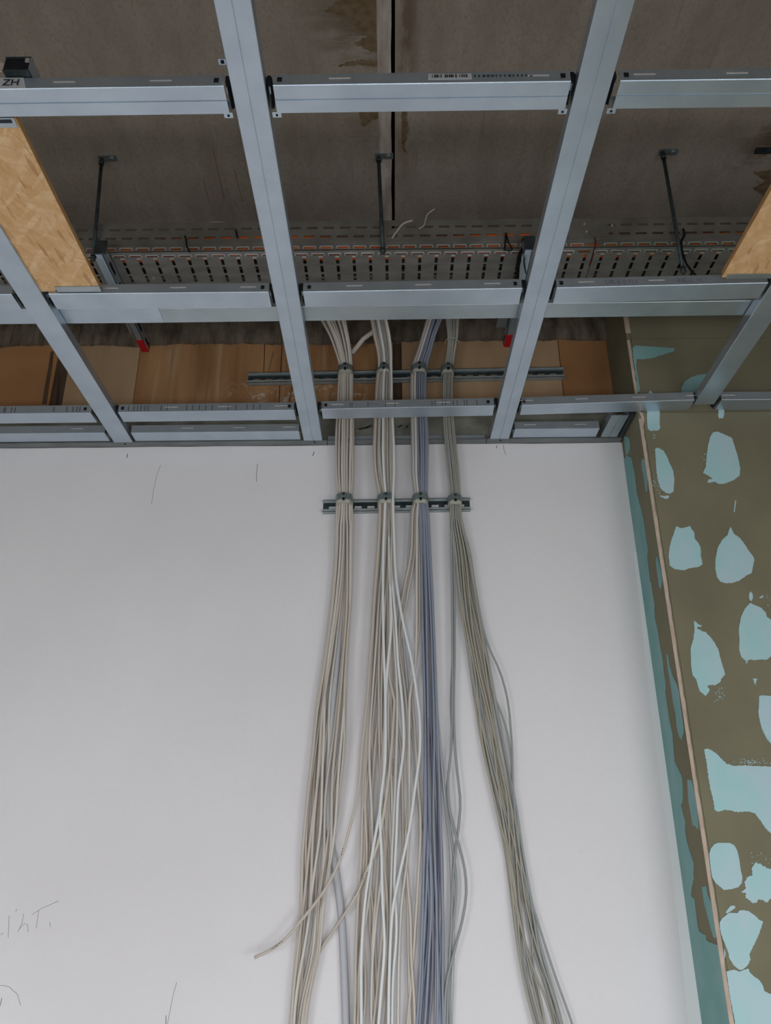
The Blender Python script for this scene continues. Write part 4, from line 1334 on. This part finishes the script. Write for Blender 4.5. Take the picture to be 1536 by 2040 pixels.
traced('three', -0.12, [(822, 1025), (818, 1110), (805, 1172), (796, 1237), (796, 1300), (806, 1370), (812, 1440), (812, 1500), (814, 1590), (808, 1679), (812, 1754), (818, 1834), (819, 1900), (825, 1989), (827, 2040), (828, 2320)], 0.0041, 'beige', 'beige cable bowing furthest left out of the third bundle', BG, 0.018)
traced('three', 0.0, [(827, 1025), (824, 1120), (811, 1190), (800, 1260), (793, 1340), (790, 1420), (799, 1500), (802, 1600), (804, 1700), (812, 1800), (814, 1900), (817, 2040), (820, 2320)], 0.0041, 'beige', 'beige cable second out of the third bundle, behind white ones', BG, 0.008)
traced('three', 0.1, [(831, 1025), (830, 1150), (829, 1285), (827, 1328), (817, 1383), (815.5, 1448), (815.5, 1530), (816, 1600), (812, 1700), (800, 1800), (795, 1900), (793, 2040), (790, 2320)], 0.0041, 'beige_b', 'pale cable crossing under the white one left of third bundle', BG, 0.026)
traced('three', 0.15, [(834, 1025), (836, 1150), (835, 1250), (830, 1300), (822, 1370), (826, 1450), (832, 1550), (838, 1650), (833, 1750), (827, 1850), (820, 1950), (812, 2040), (805, 2320)], 0.0040, 'beige', 'beige cable hugging the left flank of the slate blue bundle', BG, 0.012)
traced('three', -0.2, [(819, 1025), (814, 1110), (808, 1172), (802, 1237), (806, 1300), (815, 1400), (826, 1500), (834, 1600), (846, 1700), (866, 1850), (868, 2040), (868, 2320)], 0.0040, 'greyc', 'grey cable slipping behind the slate blue bundle from left', BG, 0.004)
OG = 'thin cables straying from the rightmost bundle'
traced('four', 0.05, [(898, 1025), (901, 1110), (902, 1300), (898.5, 1398), (900, 1479), (895, 1528), (890, 1593), (895, 1642), (903, 1700), (909, 1760), (905, 1820), (898, 1878), (896, 1967), (897, 2040), (898, 2320)], 0.0034, 'olive_b', 'thin grey cable dropping straight beside third bundle, left one', OG, 0.012)
traced('four', 0.15, [(900, 1025), (904, 1110), (905.7, 1300), (904, 1430), (906.7, 1495), (911.5, 1544), (917, 1603), (913, 1652), (908, 1690), (903, 1740), (899, 1850), (893, 1960), (891, 2040), (889, 2320)], 0.0034, 'olive_b', 'thin grey cable bulging right below mid height, beside third bundle', OG, 0.016)
traced('four', 0.25, [(899, 1060), (901, 1250), (901, 1400), (898, 1500), (893, 1546), (897, 1622), (911.6, 1675), (925, 1728), (929, 1772), (921, 1834), (907, 1887), (890, 1958), (886, 2040), (884, 2320)], 0.0034, 'olive_b', 'thin grey cable with the widest loop right of third bundle', OG, 0.022)
traced('three', 1.0, [(868, 1400), (876, 1480), (882, 1546), (890, 1620), (897, 1680), (900, 1760), (903, 1850), (901, 1950), (898, 2040), (896, 2320)], 0.0040, 'greyc', 'grey cable leaving the slate blue bundle on its right', None, 0.006)
traced('four', 1.0, [(938, 1110), (954, 1210), (972, 1285), (996, 1338), (1011, 1393), (1018, 1458), (1020.6, 1500), (1022, 1560), (1028, 1640), (1040, 1720), (1060, 1800), (1085, 1880), (1108, 1950), (1140, 2040), (1210, 2320)], 0.0027, 'olive_b', 'thin cable bowing furthest right from the rightmost bundle', OG, 0.014)
traced('four', 0.9, [(936, 1110), (952, 1210), (970, 1310), (983, 1383), (999, 1422), (1012, 1465), (1017, 1500), (1022, 1580), (1032, 1680), (1047, 1760), (1068, 1850), (1094, 1950), (1118, 2040), (1190, 2320)], 0.0027, 'olive_b', 'thin cable bowing right inside the outermost stray cable', OG, 0.010)
# thick grey cable hanging behind the leftmost bundle
o = add_cable('thick_cable', lambda y: smooth_interp([1000, 1100, 1200, 1300, 1450, 1560, 1648, 1723, 1812, 1922, 2040, 2320], [686, 685, 681, 673, 660, 653, 655, 667, 679, 685, 689, 698], y)[0],
              lambda y: 0.0102, 0.0100, 'greyc', 'thick grey cable hanging behind the leftmost bundle, low', 'cable', None, tail=False, n=10, y_list=np.arange(1045, 2320, 30))
# short pale conduit crossing between the first two bundles above the upper rail
P = [onY(700, 704, BROWN - 0.035), onY(712, 690, BROWN - 0.038), onY(724, 675, BROWN - 0.05), onY(742, 662, BROWN - 0.075), onY(762, 640, BROWN - 0.12)]
o = MB().tube(P, 0.0085, 10).build('pale_conduit', M['beige_b'])
tag(o, 'short pale conduit slanting between the first and second bundle', 'conduit')
# ties around the two right bundles above the upper rail
for px0, px1, py, lab in ((843, 864, 657, 'clear tie around the slate blue bundle above its upper clamp'), (888, 914, 676, 'clear tie around the olive bundle above its upper clamp')):
    a, b = onY(px0, py, BROWN - 0.10), onY(px1, py, BROWN - 0.10)
    c = (a + b) / 2
    w2 = (b[0] - a[0]) / 2 + 0.001
    P = [(c[0] - w2 * math.cos(t), c[1] + 0.018 - 0.026 * math.sin(t), c[2] + 0.002 * math.cos(t)) for t in np.linspace(-0.3, math.pi + 0.3, 16)]
    o = MB().tube(P, 0.0016, 5).build('cable_tie', M['cradle'])
    tag(o, lab, 'cable tie')
# printed marks on three cables and one beside them
def mark(pts, d, key):
    par = next(o_ for o_ in COL.objects if o_.get('label') == key)
    P = [onY(x, y, WALL - d) for x, y in pts]
    m = MB()
    rk = random.Random(2)
    for a, b in zip(P[:-1], P[1:]):
        ln = np.linalg.norm(b - a)
        t = 0.0
        while t < 1:
            u = t + 0.0022 / ln
            m.tube([a + (b - a) * t, a + (b - a) * min(u, 1)], 0.0009, 4)
            t = u + rk.uniform(0.0012, 0.004) / ln
    tag(m.build('printed_marks', M['ink'], par), kind='stuff')


mark([(683, 1690), (680, 1704)], 0.0655, 'beige cable bending left out of second bundle, cut end free')
mark([(562, 1876), (540, 1892)], 0.061, 'beige cable bending left out of second bundle, cut end free')
mark([(731, 1738), (715, 1768), (706, 1786)], 0.054, 'beige cable bending left from second bundle, tucked behind the first')
mark([(784, 1512), (783, 1545)], 0.045, 'pale cable at the right edge of the second bundle')

bpy.context.view_layer.update()
